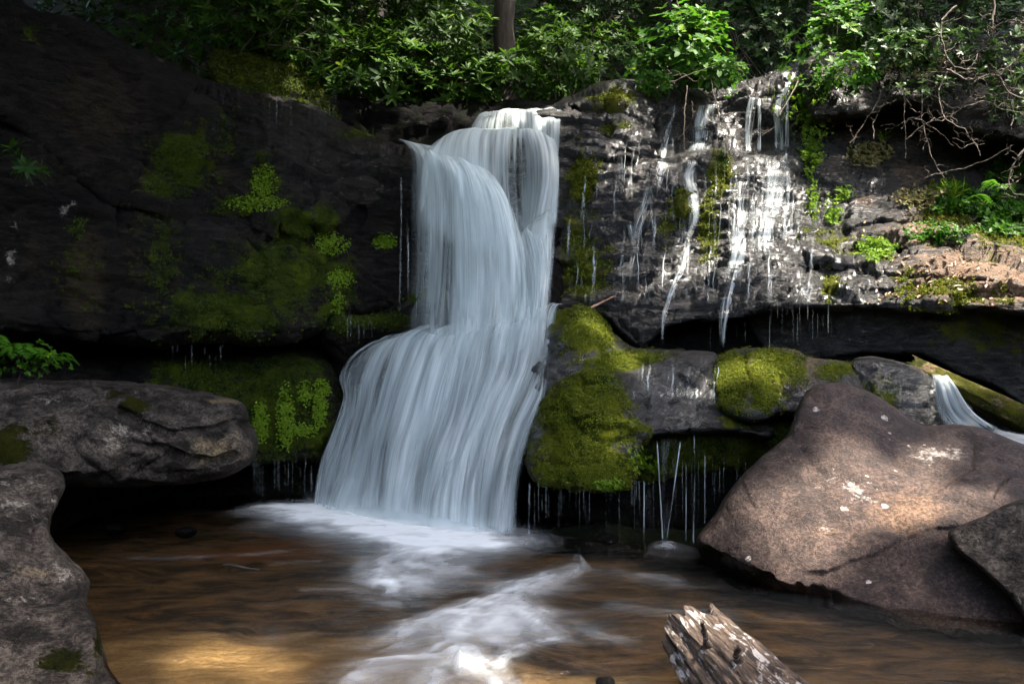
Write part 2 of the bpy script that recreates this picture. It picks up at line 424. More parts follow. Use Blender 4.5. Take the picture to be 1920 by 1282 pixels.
# ------------------------------------------------------------------ sheets of water, tubes, leaves
def sheet(name, streams, mat, nu=60, nv=80, dens=None, edge=(0.08, 0.08), ends=(0.02, 0.05), flute=0.03, ff=9.0, seed=0, parent=None, pix=True, off=0.0):
    """streams: list of lines of (u, v, Y[, density]); a surface through them, with flow coordinates along and across"""
    L = []
    for st in streams:
        st = np.asarray(st, float)
        if st.shape[1] == 3: st = np.hstack([st, np.ones((len(st), 1))])
        L.append(cr(st, nv))
    L = np.stack(L)                                   # (k, nv, 4)
    G = np.stack([cr(L[:, j], nu) for j in range(nv)], 1)   # (nu, nv, 4)
    pts = P(G[..., 0], G[..., 1], G[..., 2] + off) if pix else G[..., :3].copy()
    dn = np.clip(G[..., 3], 0, 1.4)
    du = np.gradient(pts, axis=0); dv = np.gradient(pts, axis=1)
    N = np.cross(du, dv); N /= np.linalg.norm(N, axis=-1, keepdims=True) + 1e-9
    N *= -np.sign(N[..., 1:2] + 1e-9)                     # towards the viewer's side
    wid = np.linalg.norm(np.diff(pts, axis=0), axis=-1).sum(0).mean()
    sa = np.linspace(0, 1, nu)[:, None] * wid * np.ones((1, nv))
    lens = np.concatenate([[0], np.cumsum(np.linalg.norm(np.diff(pts.mean(0), axis=0), axis=-1))])
    tb = np.ones((nu, 1)) * lens[None]
    q = np.stack([sa * ff, tb * 0.8, 0 * sa + seed], -1)
    pts = pts - N * (-flute) * fbm(q, 3, seed)[..., None]
    x = np.linspace(0, 1, nu)[:, None]; y = np.linspace(0, 1, nv)[None]
    nz = 0.5 + 0.5 * vnoise(np.stack([0 * sa + 3, tb * 2.0, 0 * sa + seed], -1), 4)
    e0 = edge[0] * (0.6 + nz * 0.5) + 1e-4; e1 = edge[1] * (0.6 + nz * 0.5) + 1e-4
    dn = dn * sstep(0, 1, np.clip(x / e0, 0, 1)) * sstep(0, 1, np.clip((1 - x) / e1, 0, 1))
    dn = dn * sstep(0, 1, np.clip(y / (ends[0] + 1e-4), 0, 1)) * sstep(0, 1, np.clip((1 - y) / (ends[1] + 1e-4), 0, 1))
    i, j = np.meshgrid(np.arange(nu - 1), np.arange(nv - 1), indexing='ij')
    a = (i * nv + j).ravel(); quads = np.stack([a, a + nv, a + nv + 1, a + 1], -1)
    uv = np.stack([sa.ravel() + seed * 7.7, tb.ravel()], -1)
    return mesh(name, pts.reshape(-1, 3), quads, mat, {'dens': dn.ravel()}, uv, parent=parent)

def tubes(lines, rads, n=4):
    """lines: list of (k,3) world points; rads: list of (r0, r1) -> V, F"""
    VV, FF, o = [], [], 0
    for pts, (r0, r1) in zip(lines, rads):
        pts = np.asarray(pts, float); k = len(pts)
        T = np.gradient(pts, axis=0); T /= np.linalg.norm(T, axis=1, keepdims=True) + 1e-9
        ref = np.where(np.abs(T[:, 2:3]) > 0.9, np.array([[1.0, 0, 0]]), np.array([[0, 0, 1.0]]))
        A = np.cross(T, ref); A /= np.linalg.norm(A, axis=1, keepdims=True) + 1e-9; B = np.cross(T, A)
        r = np.linspace(r0, r1, k)[:, None, None]; an = np.linspace(0, 2 * np.pi, n, endpoint=False)
        ring = pts[:, None] + r * (np.cos(an)[None, :, None] * A[:, None] + np.sin(an)[None, :, None] * B[:, None])
        VV.append(ring.reshape(-1, 3))
        i, j = np.meshgrid(np.arange(k - 1), np.arange(n), indexing='ij'); j2 = (j + 1) % n
        FF.append(o + np.stack([(i * n + j).ravel(), (i * n + j2).ravel(), ((i + 1) * n + j2).ravel(), ((i + 1) * n + j).ravel()], -1))
        FF.append(o + (np.array([[0, 1, 2, 3]]) if n == 4 else np.stack([np.zeros(n - 2, int), np.arange(1, n - 1), np.arange(2, n), np.arange(2, n)], -1)))
        FF.append(o + (k - 1) * n + (np.array([[3, 2, 1, 0]]) if n == 4 else np.stack([np.zeros(n - 2, int), np.arange(2, n), np.arange(1, n - 1), np.arange(1, n - 1)], -1)))
        o += k * n
    F4 = np.vstack(FF)
    tri = F4[F4[:, 2] == F4[:, 3]][:, :3]; qd = F4[F4[:, 2] != F4[:, 3]]
    return np.vstack(VV), [qd, tri]

def leaves(base, dirs, up, length, width, fold=0.25, droop=0.15):
    """vectorised leaves: 6 vertices, 4 quads-ish faces each. returns V (n*6,3), F (n*3...)"""
    n = len(base); dirs = dirs / (np.linalg.norm(dirs, axis=1, keepdims=True) + 1e-9)
    side = np.cross(dirs, up); side /= np.linalg.norm(side, axis=1, keepdims=True) + 1e-9
    nrm = np.cross(side, dirs)
    L = np.asarray(length).reshape(-1, 1) * np.ones((n, 1)); W = np.asarray(width).reshape(-1, 1) * np.ones((n, 1))
    V = np.empty((n, 8, 3))
    def pt(a, s_, h): return base + dirs * L * a + side * W * s_ + nrm * L * h
    V[:, 0] = pt(0, 0, 0); V[:, 1] = pt(0.35, -0.5, fold * 0.12); V[:, 2] = pt(0.35, 0.5, fold * 0.12); V[:, 3] = pt(0.38, 0, -0.02)
    V[:, 4] = pt(0.72, -0.42, fold * 0.1 - droop * 0.5); V[:, 5] = pt(0.72, 0.42, fold * 0.1 - droop * 0.5); V[:, 6] = pt(0.74, 0, -droop * 0.6)
    V[:, 7] = pt(1.0, 0, -droop)
    o = (np.arange(n) * 8)[:, None]
    F4 = np.concatenate([o + np.array([[1, 3, 6, 4]]), o + np.array([[3, 2, 5, 6]])])
    F3 = np.concatenate([o + np.array([[0, 3, 1]]), o + np.array([[0, 2, 3]]), o + np.array([[4, 6, 7]]), o + np.array([[6, 5, 7]])])
    return V.reshape(-1, 3), [F4, F3]

def unit(n):
    d = rng.normal(size=(n, 3)); return d / np.linalg.norm(d, axis=1, keepdims=True)

def whorls(centres, axes, k=8, length=0.12, width=0.035, spread=1.15, var=0.25):
    """rosettes of k leaves round each axis"""
    n = len(centres); ax = axes / np.linalg.norm(axes, axis=1, keepdims=True)
    ref = unit(n); A = np.cross(ax, ref); A /= np.linalg.norm(A, axis=1, keepdims=True); B = np.cross(ax, A)
    an = (np.arange(k) * 2 * np.pi / k)[None] + rng.uniform(0, 6.28, (n, 1)) + rng.normal(0, 0.15, (n, k))
    sp = spread + rng.normal(0, 0.22, (n, k))
    d = np.cos(sp)[..., None] * ax[:, None] + np.sin(sp)[..., None] * (np.cos(an)[..., None] * A[:, None] + np.sin(an)[..., None] * B[:, None])
    b = np.repeat(centres[:, None], k, 1); up = np.repeat(ax[:, None], k, 1)
    ln = length * (1 + rng.uniform(-var, var, n * k)) * np.repeat(rng.uniform(0.8, 1.2, n), k)
    V, Fc = leaves(b.reshape(-1, 3), d.reshape(-1, 3), up.reshape(-1, 3), ln, ln * width / length, droop=0.12)
    rn = np.repeat(np.clip(np.repeat(rng.uniform(0, 1, n), k) * 0.6 + rng.uniform(0, 0.4, n * k), 0, 1), 8)
    return V, Fc, rn

def cat(parts):
    VV, Q, T3, AA, o = [], [], [], [], 0
    for V, Fc, a in parts:
        VV.append(V); AA.append(a)
        for f in Fc:
            if len(f): (Q if f.shape[1] == 4 else T3).append(f + o)
        o += len(V)
    fs = []
    if Q: fs.append(np.vstack(Q))
    if T3: fs.append(np.vstack(T3))
    return np.vstack(VV), fs, np.concatenate(AA)

def wander(a, b, k=10, wob=0.05, seed=0, sag=0.0):
    a = np.asarray(a, float); b = np.asarray(b, float); t = np.linspace(0, 1, k)[:, None]
    p = a + (b - a) * t; L = np.linalg.norm(b - a)
    q = np.stack([t[:, 0] * 4, 0 * t[:, 0] + seed * 1.7, 0 * t[:, 0]], -1)
    w = np.stack([fbm(q, 3, seed), fbm(q, 3, seed + 20), fbm(q, 3, seed + 40)], -1) * np.sin(np.pi * np.clip(t, 0, 1)) ** 0.4
    p = p + w * wob * L; p[:, 2] -= sag * L * np.sin(np.pi * t[:, 0]); return p

#@@MATERIALS
ROCK_L = rock_mat('shade_darkened_wet_rock', (0.0012, 0.001, 0.0008), (0.019, 0.016, 0.012), tan=(0.040, 0.027, 0.013), rough=0.7, wetrough=0.4, m1=(0.004, 0.010, 0.001), m2=(0.062, 0.085, 0.003), strat=3.2, bumpd=0.04, coat=0.30, spec=.12)  # left rock coloured extra dark to stand for the shade there
ROCK_R = rock_mat('wet_layered_rock', (0.008, 0.007, 0.006), (0.065, 0.057, 0.050), tan=(0.32, 0.185, 0.10), pale=(0.55, 0.46, 0.38), rough=0.5, wetrough=0.25, strat=3.5, bumpd=0.05, m1=(0.02, 0.03, 0.003), m2=(0.11, 0.11, 0.008), spec=.35)
ROCK_M = rock_mat('mossy_rock', (0.006, 0.005, 0.005), (0.060, 0.055, 0.050), tan=(0.12, 0.070, 0.015), rough=0.5, wetrough=0.2, m1=(0.018, 0.032, 0.002), m2=(0.13, 0.14, 0.005), strat=2.0, bumpd=0.035, spec=.35)
ROCK_D = rock_mat('recess_shade_rock', (0.001, 0.001, 0.001), (0.006, 0.005, 0.005), tan=(0.02, 0.014, 0.008), rough=0.8, wetrough=0.5, m1=(0.0015, 0.003, 0.0005), m2=(0.006, 0.010, 0.001), bumpd=0.035, coat=0.05, spec=.05)  # near-black colour stands in for the shade in the recesses
ROCK_B = rock_mat('brown_boulder_rock', (0.034, 0.020, 0.016), (0.128, 0.080, 0.060), tan=(0.23, 0.13, 0.07), pale=(0.55, 0.47, 0.41), rough=0.65, wetrough=0.5, spots=1.0, strat=1.0, bumpd=0.036, m1=(0.003, 0.005, 0.001), m2=(0.016, 0.020, 0.002), tex=0.45, coat=0, spec=.25)
ROCK_G = rock_mat('grey_boulder_rock', (0.012, 0.009, 0.007), (0.150, 0.120, 0.096), tan=(0.30, 0.22, 0.11), pale=(0.42, 0.37, 0.30), rough=0.7, wetrough=0.5, strat=1.4, bumpd=0.042, m1=(0.006, 0.008, 0.001), m2=(0.035, 0.034, 0.003), tex=0.7, coat=0, spec=.15)
WATER = water_mat('falling_water', soft=1.3, base=.70)
WATER_T = water_mat('thin_falling_water', fu=26, fv=0.35, soft=1.4, base=0.7)
MIST = water_mat('water_mist', fu=2, fv=1.5, soft=0.25, base=0.55, gloss=0)
FOAM = water_mat('streaming_foam', col=(0.78, 0.80, 0.80), fu=9, fv=2.0, soft=1.7, base=0.55, gloss=0)

#@@ROCKS
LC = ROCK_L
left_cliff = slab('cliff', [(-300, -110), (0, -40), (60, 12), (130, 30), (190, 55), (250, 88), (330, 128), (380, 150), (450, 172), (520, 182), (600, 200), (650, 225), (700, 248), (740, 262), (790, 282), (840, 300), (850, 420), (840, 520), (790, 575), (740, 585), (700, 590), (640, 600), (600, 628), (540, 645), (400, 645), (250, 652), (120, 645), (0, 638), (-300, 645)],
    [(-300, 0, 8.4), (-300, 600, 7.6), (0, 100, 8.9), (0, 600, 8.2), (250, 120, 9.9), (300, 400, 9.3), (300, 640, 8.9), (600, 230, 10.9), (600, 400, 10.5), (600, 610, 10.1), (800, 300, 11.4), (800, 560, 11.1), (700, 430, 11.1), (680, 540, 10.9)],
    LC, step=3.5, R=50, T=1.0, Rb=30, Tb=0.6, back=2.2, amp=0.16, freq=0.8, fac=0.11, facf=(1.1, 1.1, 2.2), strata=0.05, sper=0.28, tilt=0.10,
    cracks=[([(90, 310), (150, 350), (210, 388), (300, 410), (400, 425), (480, 470)], 7, 0.10), ([(380, 380), (450, 395), (560, 440), (640, 460)], 9, -0.10), ([(560, 470), (640, 440), (680, 400)], 9, 0.08)],
    bumps=[(560, 420, 60, 20, 0.12), (640, 560, 30, 40, 0.2), (500, 560, 60, 90, 0.15), (320, 600, 70, 60, 0.15)],
    moss=[(340, 300, 70, 60, 0.62), (300, 340, 50, 50, 0.5), (420, 250, 60, 60, 0.3), (495, 340, 30, 45, 0.8), (470, 385, 70, 22, 0.75), (560, 430, 60, 30, 0.85), (610, 420, 30, 40, 0.8), (520, 520, 110, 90, 0.62), (430, 590, 160, 60, 0.6), (640, 530, 28, 50, 0.85), (620, 590, 30, 30, 0.8), (300, 480, 60, 90, 0.35), (600, 500, 60, 60, 0.6), (560, 150, 80, 30, 0.5), (680, 245, 60, 10, 0.7), (720, 450, 22, 18, 0.5), (150, 500, 60, 100, 0.25)],
    pale=[(20, 470, 20, 90, 0.6), (125, 395, 30, 16, 0.7), (90, 560, 60, 60, 0.3)],
    tan=[(190, 280, 80, 140, 0.8), (160, 520, 60, 130, 0.8), (280, 200, 60, 60, 0.4), (250, 470, 30, 120, .55), (420, 330, 60, 60, .5), (330, 520, 20, 90, .5), (560, 300, 90, 40, .35), (60, 480, 30, 120, .5)],
    wet=[(600, 320, 220, 120, 0.9), (400, 430, 200, 60, 0.7), (450, 540, 250, 100, 0.5), (350, 220, 100, 80, 0.6)], jit=5, seed=1)
tag(left_cliff, 'dark shaded cliff left of the waterfall with patches of green moss', 'cliff', kind='structure')
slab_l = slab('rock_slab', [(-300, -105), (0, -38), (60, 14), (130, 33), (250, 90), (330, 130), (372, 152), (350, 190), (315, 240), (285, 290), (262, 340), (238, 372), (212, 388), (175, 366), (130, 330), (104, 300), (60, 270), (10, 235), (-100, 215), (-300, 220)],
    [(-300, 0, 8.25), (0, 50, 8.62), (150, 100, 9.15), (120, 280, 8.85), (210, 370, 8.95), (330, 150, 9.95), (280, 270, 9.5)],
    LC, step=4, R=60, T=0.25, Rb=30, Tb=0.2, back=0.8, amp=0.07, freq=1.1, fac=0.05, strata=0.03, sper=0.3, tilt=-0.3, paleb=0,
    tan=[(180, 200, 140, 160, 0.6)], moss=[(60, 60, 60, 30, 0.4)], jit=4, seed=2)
tag(slab_l, 'brown overhanging slab of rock at the top of the shaded left cliff', 'rock slab')
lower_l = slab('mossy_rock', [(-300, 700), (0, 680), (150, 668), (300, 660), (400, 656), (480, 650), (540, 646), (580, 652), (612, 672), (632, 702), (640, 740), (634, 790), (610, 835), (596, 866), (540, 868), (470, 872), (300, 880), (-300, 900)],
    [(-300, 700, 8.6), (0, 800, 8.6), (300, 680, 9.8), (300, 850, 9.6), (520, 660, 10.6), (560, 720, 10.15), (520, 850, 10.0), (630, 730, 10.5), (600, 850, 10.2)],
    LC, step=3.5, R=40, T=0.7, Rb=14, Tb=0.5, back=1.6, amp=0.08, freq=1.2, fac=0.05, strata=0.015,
    moss=[(520, 760, 110, 120, 0.78), (380, 700, 120, 60, 0.6), (570, 690, 60, 40, 0.6), (600, 820, 40, 50, 0.7)], wet=[(530, 680, 70, 20, 0.9), (450, 700, 120, 100, 0.4)], jit=4, seed=3)
tag(lower_l, 'rounded moss covered rock between the grey boulder and the falls', 'mossy rock')
bank_a = slab('mossy_bank', [(400, 92), (450, 92), (500, 104), (548, 120), (590, 146), (618, 176), (650, 214), (620, 240), (540, 220), (460, 200), (400, 150)],
    [(430, 110, 12.1), (520, 115, 12.4), (520, 160, 11.9), (620, 190, 12.0)], ROCK_M, step=3.5, R=20, T=.5, back=.8, amp=.06, fac=.05, mossb=1, jit=9, strata=.04, sper=.12, tilt=.5, seed=42)
tag(bank_a, 'mossy green bank sloping under the shaded rhododendrons', 'mossy bank')
mound = slab('mossy_rock', [(612, 600), (640, 590), (690, 590), (724, 578), (770, 550), (815, 540), (850, 552), (890, 590), (930, 640), (900, 700), (760, 690), (690, 660), (650, 690), (620, 670), (600, 640)],
    [(620, 620, 10.2), (690, 610, 10.6), (800, 560, 10.6), (700, 660, 11.2), (800, 640, 11.0), (900, 640, 11.2), (660, 690, 11.0)],
    LC, step=3, R=34, T=0.5, back=1.2, amp=0.05, fac=0.04, moss=[(700, 600, 90, 16, 0.8), (640, 600, 30, 30, 0.8), (800, 555, 60, 16, 0.5)], wet=[(800, 600, 90, 60, 0.9)], wetb=0.2, jit=3, seed=4)
tag(mound, 'low wet rock with a mossy rim at the foot of the upper fall', 'mossy rock')

right_cliff = slab('cliff', [(960, 215), (1020, 200), (1050, 186), (1090, 172), (1130, 156), (1180, 148), (1222, 150), (1262, 176), (1300, 166), (1400, 152), (1440, 132), (1500, 118), (1540, 200), (1620, 190), (1800, 200), (2200, 190), (2200, 592), (1920, 588), (1800, 580), (1700, 580), (1560, 578), (1440, 583), (1380, 592), (1310, 604), (1255, 614), (1225, 640), (1190, 655), (1150, 620), (1110, 590), (1040, 620), (940, 640), (900, 560), (920, 300)],
    [(960, 230, 11.6), (960, 600, 10.9), (1060, 200, 11.7), (1060, 560, 10.8), (1150, 165, 11.7), (1150, 250, 11.3), (1200, 400, 10.95), (1180, 600, 10.1), (1240, 200, 12.0), (1300, 270, 11.9), (1310, 290, 11.45), (1300, 420, 10.9), (1330, 580, 9.85),
     (1450, 145, 12.3), (1430, 190, 12.0), (1430, 272, 11.9), (1430, 292, 11.3), (1430, 360, 11.05), (1430, 430, 10.5), (1440, 570, 9.55), (1560, 250, 12.1), (1560, 300, 11.4), (1560, 400, 10.9), (1560, 470, 10.2), (1560, 570, 9.5),
     (1700, 270, 12.0), (1700, 360, 11.3), (1700, 440, 10.4), (1700, 500, 9.8), (1700, 570, 9.4), (1850, 300, 12.0), (1850, 400, 11.0), (1850, 460, 10.2), (1850, 480, 9.6), (1850, 575, 9.0), (2100, 300, 11.4), (2100, 575, 8.6)],
    ROCK_R, step=3, R=22, T=0.9, Rb=12, Tb=0.35, back=2.0, amp=0.12, freq=0.9, fac=0.12, facf=(1.1, 1.1, 2.6), strata=0.10, sper=0.26, tilt=-0.04, fine=0.02,
    cracks=[([(1075, 205), (1150, 215), (1230, 240)], 6, 0.22), ([(1080, 278), (1150, 280), (1250, 300)], 4, 0.12), ([(1110, 300), (1230, 305)], 4, 0.10), ([(1220, 290), (1260, 270)], 12, 0.15), ([(1100, 590), (1160, 555), (1250, 500)], 6, 0.08), ([(1540, 440), (1650, 420), (1760, 425)], 6, 0.10), ([(1480, 505), (1640, 500)], 4, 0.10), ([(1600, 462), (1700, 470)], 5, 0.10), ([(1580, 545), (1900, 548)], 3, 0.05), ([(1700, 520), (1920, 530)], 3, 0.05)],
    bumps=[(1310, 300, 40, 20, 0.2), (1270, 380, 30, 40, 0.15), (1480, 290, 90, 10, 0.12), (1430, 420, 90, 12, 0.12)],
    moss=[(1150, 190, 50, 28, 0.7), (1140, 240, 40, 12, 0.5), (1095, 340, 32, 60, 0.75), (1090, 500, 50, 90, 0.62), (1080, 420, 30, 60, 0.45), (1275, 385, 26, 36, 0.8), (1350, 330, 26, 50, 0.75), (1330, 440, 24, 50, 0.7), (1330, 390, 20, 20, 0.6), (1250, 420, 20, 30, 0.5), (1555, 540, 22, 36, 0.6), (1640, 470, 50, 30, 0.5), (1700, 520, 30, 16, 0.62), (1740, 550, 70, 22, 0.75), (1800, 555, 50, 22, 0.6), (1560, 440, 60, 20, 0.45), (1900, 440, 160, 40, 0.7), (1880, 560, 30, 30, 0.5), (1780, 400, 80, 60, 0.5)],
    pale=[(1700, 450, 130, 30, 0.45), (1850, 500, 90, 30, 0.3)],
    tan=[(1850, 520, 200, 70, 0.85), (1750, 440, 130, 50, 0.7), (1600, 440, 60, 20, 0.4), (1620, 380, 40, 20, 0.6), (1700, 330, 80, 60, 0.5)],  # tan spread over the slope also carries its warm sunlight
    wet=[(1430, 300, 170, 260, 1.0), (1200, 330, 200, 200, 0.95), (1300, 520, 250, 110, 1.0), (1560, 520, 120, 90, 0.85), (1600, 350, 90, 60, 0.8)], jit=5, seed=5)
tag(right_cliff, 'layered wet cliff face with small trickles right of the waterfall', 'cliff', kind='structure')
over_r = slab('rock_slab', [(1502, 130), (1560, 100), (1800, 70), (2200, 40), (2200, 330), (2000, 300), (1900, 270), (1800, 250), (1740, 215), (1690, 196), (1640, 214), (1580, 222), (1524, 226), (1508, 190)],
    [(1520, 150, 11.5), (1530, 220, 11.2), (1700, 100, 11.6), (1700, 200, 11.2), (2200, 100, 10.8), (2200, 300, 10.4), (1900, 260, 10.9)],
    ROCK_R, step=4, R=24, T=0.6, Rb=14, Tb=0.9, back=1.4, amp=0.08, fac=0.08, strata=0.04, tanb=0.3, wet=[(1580, 190, 70, 30, 0.6)], moss=[(1700, 120, 140, 40, 0.5), (2000, 200, 120, 60, 0.5)], seed=6)
tag(over_r, 'dark overhanging block under the bare branches, top right', 'rock slab')
wall_r = slab('recessed_rock', [(1420, 560), (1800, 556), (2200, 560), (2200, 880), (1960, 800), (1900, 752), (1850, 722), (1800, 705), (1740, 672), (1680, 664), (1600, 668), (1520, 680), (1440, 672)],
    [(1450, 600, 10.3), (1600, 600, 9.9), (1600, 660, 9.9), (1850, 590, 9.5), (1850, 700, 9.3), (2200, 600, 9.0), (2200, 800, 8.8)],
    ROCK_R, step=4, R=16, T=0.4, Rb=10, Tb=0.5, back=1.2, amp=0.07, fac=0.05, tanb=0.25, moss=[(1850, 620, 150, 60, 0.45)], wet=[(1600, 620, 80, 50, 0.8)], seed=7)
tag(wall_r, 'shaded brown rock wall under the overhanging sunlit ledge', 'rock')

backr = slab('recess_shade_rock', [(-300, 200), (900, 190), (2200, 200), (2200, 1060), (1400, 1070), (1000, 1060), (600, 985), (200, 965), (-300, 1000)],
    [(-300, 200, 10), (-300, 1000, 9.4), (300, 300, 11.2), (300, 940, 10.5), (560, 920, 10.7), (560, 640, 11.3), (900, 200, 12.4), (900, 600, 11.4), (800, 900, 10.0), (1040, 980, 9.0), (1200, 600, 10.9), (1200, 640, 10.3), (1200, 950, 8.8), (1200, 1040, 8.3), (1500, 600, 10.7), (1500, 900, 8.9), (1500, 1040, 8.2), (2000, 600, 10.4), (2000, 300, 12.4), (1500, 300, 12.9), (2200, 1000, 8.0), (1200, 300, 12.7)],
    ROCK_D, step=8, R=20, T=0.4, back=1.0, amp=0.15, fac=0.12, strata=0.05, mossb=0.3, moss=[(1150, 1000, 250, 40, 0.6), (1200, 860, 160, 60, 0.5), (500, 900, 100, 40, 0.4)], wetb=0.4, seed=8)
tag(backr, 'rock coloured near black as shade in the recesses behind and beneath the ledges', 'cliff', kind='structure')

m1 = slab('mossy_rock', [(990, 640), (1010, 600), (1040, 588), (1062, 578), (1092, 574), (1116, 584), (1136, 606), (1160, 630), (1192, 648), (1250, 652), (1290, 660), (1290, 720), (1200, 740), (1080, 745), (1000, 760), (980, 700)],
    [(1000, 640, 9.8), (1090, 590, 9.7), (1060, 650, 9.3), (1120, 660, 9.2), (1200, 660, 9.4), (1060, 710, 9.0), (1200, 700, 9.1)],
    ROCK_M, step=3, R=26, T=0.6, back=1.2, amp=0.06, freq=1.4, fac=0.05, moss=[(1110, 620, 60, 45, 0.95), (1180, 680, 90, 28, 0.95), (1060, 590, 40, 20, 0.6)], wet=[(1060, 670, 50, 50, 1.0)], wetb=0.3, jit=3, seed=10)
tag(m1, 'green mossy rock hump right beside the middle of the falls', 'mossy rock')
m2 = slab('mossy_rock', [(988, 840), (1004, 770), (1030, 728), (1062, 704), (1110, 690), (1150, 694), (1190, 690), (1250, 662), (1310, 658), (1345, 668), (1362, 720), (1372, 762), (1410, 784), (1446, 796), (1440, 822), (1370, 812), (1300, 816), (1236, 816), (1212, 832), (1196, 862), (1190, 900), (1160, 914), (1100, 918), (1030, 914), (1000, 900), (986, 870)],
    [(1010, 800, 8.4), (1040, 740, 8.5), (1110, 700, 8.6), (1060, 850, 7.85), (1100, 905, 7.8), (1170, 860, 7.9), (1180, 740, 8.4), (1260, 672, 9.1), (1320, 680, 9.0), (1270, 745, 8.65), (1280, 765, 8.35), (1280, 808, 8.15), (1400, 800, 8.3)],
    ROCK_M, step=3, R=30, T=0.5, Rb=16, Tb=0.3, back=1.0, amp=0.07, freq=1.5, fac=0.07, strata=0.045, sper=0.15,
    cracks=[([(1220, 752), (1290, 748), (1350, 760)], 5, -0.05)],
    moss=[(1090, 780, 95, 100, 0.95), (1100, 880, 110, 60, 0.9), (1110, 705, 60, 20, 0.8), (1390, 790, 40, 18, 0.6)], wet=[(1270, 740, 90, 90, 1.0), (1010, 780, 26, 70, 0.8)], wetb=0.2, pale=[(1250, 740, 80, 50, 0.6), (1280, 790, 70, 20, .6)], jit=4, seed=11)  # pale patches paint the bright light on the shoulder
tag(m2, 'big mossy boulder with a wet silver shoulder overhanging the pool', 'mossy rock')
m3 = slab('mossy_rock', [(1330, 700), (1342, 672), (1370, 657), (1420, 652), (1480, 653), (1530, 668), (1580, 674), (1612, 690), (1620, 730), (1600, 790), (1540, 800), (1480, 782), (1430, 790), (1380, 788), (1340, 762)],
    [(1350, 700, 8.7), (1440, 670, 8.8), (1400, 740, 8.35), (1500, 720, 8.3), (1500, 780, 8.3), (1600, 700, 8.5)],
    ROCK_M, step=3, R=36, T=0.55, Rb=18, Tb=0.4, back=1.0, amp=0.05, freq=1.5, fac=0.05, cracks=[([(1398, 680), (1404, 710), (1412, 760)], 5, 0.08)],
    moss=[(1375, 710, 42, 60, 0.98), (1450, 690, 60, 40, 0.9), (1430, 740, 40, 40, 0.8), (1570, 690, 40, 20, 0.7)], tan=[(1480, 700, 90, 60, 0.9), (1540, 740, 60, 50, 0.6)], wet=[(1500, 740, 80, 50, 0.9), (1350, 700, 20, 60, 0.9)], jit=3, seed=12)
tag(m3, 'rounded yellow green mossy rock just above the big brown boulder', 'mossy rock')
m4 = slab('wet_ledge', [(1590, 700), (1600, 674), (1640, 670), (1700, 684), (1760, 704), (1800, 730), (1830, 780), (1830, 860), (1600, 860), (1580, 780)],
    [(1600, 700, 8.7), (1700, 700, 8.6), (1700, 820, 8.4), (1600, 820, 8.4), (1820, 800, 8.6)],
    ROCK_M, step=4, R=16, T=0.5, back=0.8, amp=0.05, fac=0.06, strata=0.03, wetb=0.7, moss=[(1640, 740, 100, 50, 0.45)], jit=3, seed=13)
tag(m4, 'dark dripping ledge between the mossy rock and the small side cascade', 'rock ledge')
m5 = slab('mossy_rock', [(1170, 820), (1230, 800), (1340, 800), (1440, 790), (1520, 790), (1540, 830), (1500, 880), (1440, 892), (1360, 885), (1300, 900), (1240, 905), (1190, 900)],
    [(1200, 820, 8.7), (1200, 900, 8.8), (1400, 810, 8.6), (1400, 880, 8.8), (1500, 820, 8.6)],
    ROCK_M, step=4, R=20, T=0.3, back=0.4, amp=0.06, fac=0.05, mossb=0.5, jit=6, seed=14)
tag(m5, 'shaded mossy underside of the ledge behind the hanging water threads', 'mossy rock')
sh = slab('low_rock', [(970, 1010), (1040, 990), (1120, 984), (1200, 986), (1280, 990), (1360, 985), (1480, 990), (1480, 1080), (1300, 1060), (1200, 1044), (1100, 1036), (1000, 1032)],
    [(980, 1020, 7.9), (1100, 1000, 7.9), (1100, 1035, 7.5), (1300, 1000, 7.7), (1300, 1050, 7.3), (1450, 1040, 7.1)],
    ROCK_D, step=4, R=14, T=0.3, back=0.6, amp=0.05, fac=0.06, mossb=0.55, wetb=0.6, jit=5, seed=15)
tag(sh, 'low dark mossy shelf at the waterline beneath the overhang', 'rock')
wr = slab('wet_stone', [(1210, 1032), (1222, 1018), (1250, 1012), (1285, 1018), (1312, 1030), (1316, 1050), (1290, 1058), (1240, 1050), (1212, 1046)],
    [(1220, 1030, 7.2), (1260, 1020, 7.15), (1300, 1050, 7.0), (1250, 1050, 7.0)], ROCK_R, step=2.5, R=12, T=0.18, back=0.25, amp=0.03, freq=3, fac=0.03, wetb=0.95, jit=1.5, seed=16)
tag(wr, 'small wet stone struck by falling water threads beside the brown boulder', 'stone')

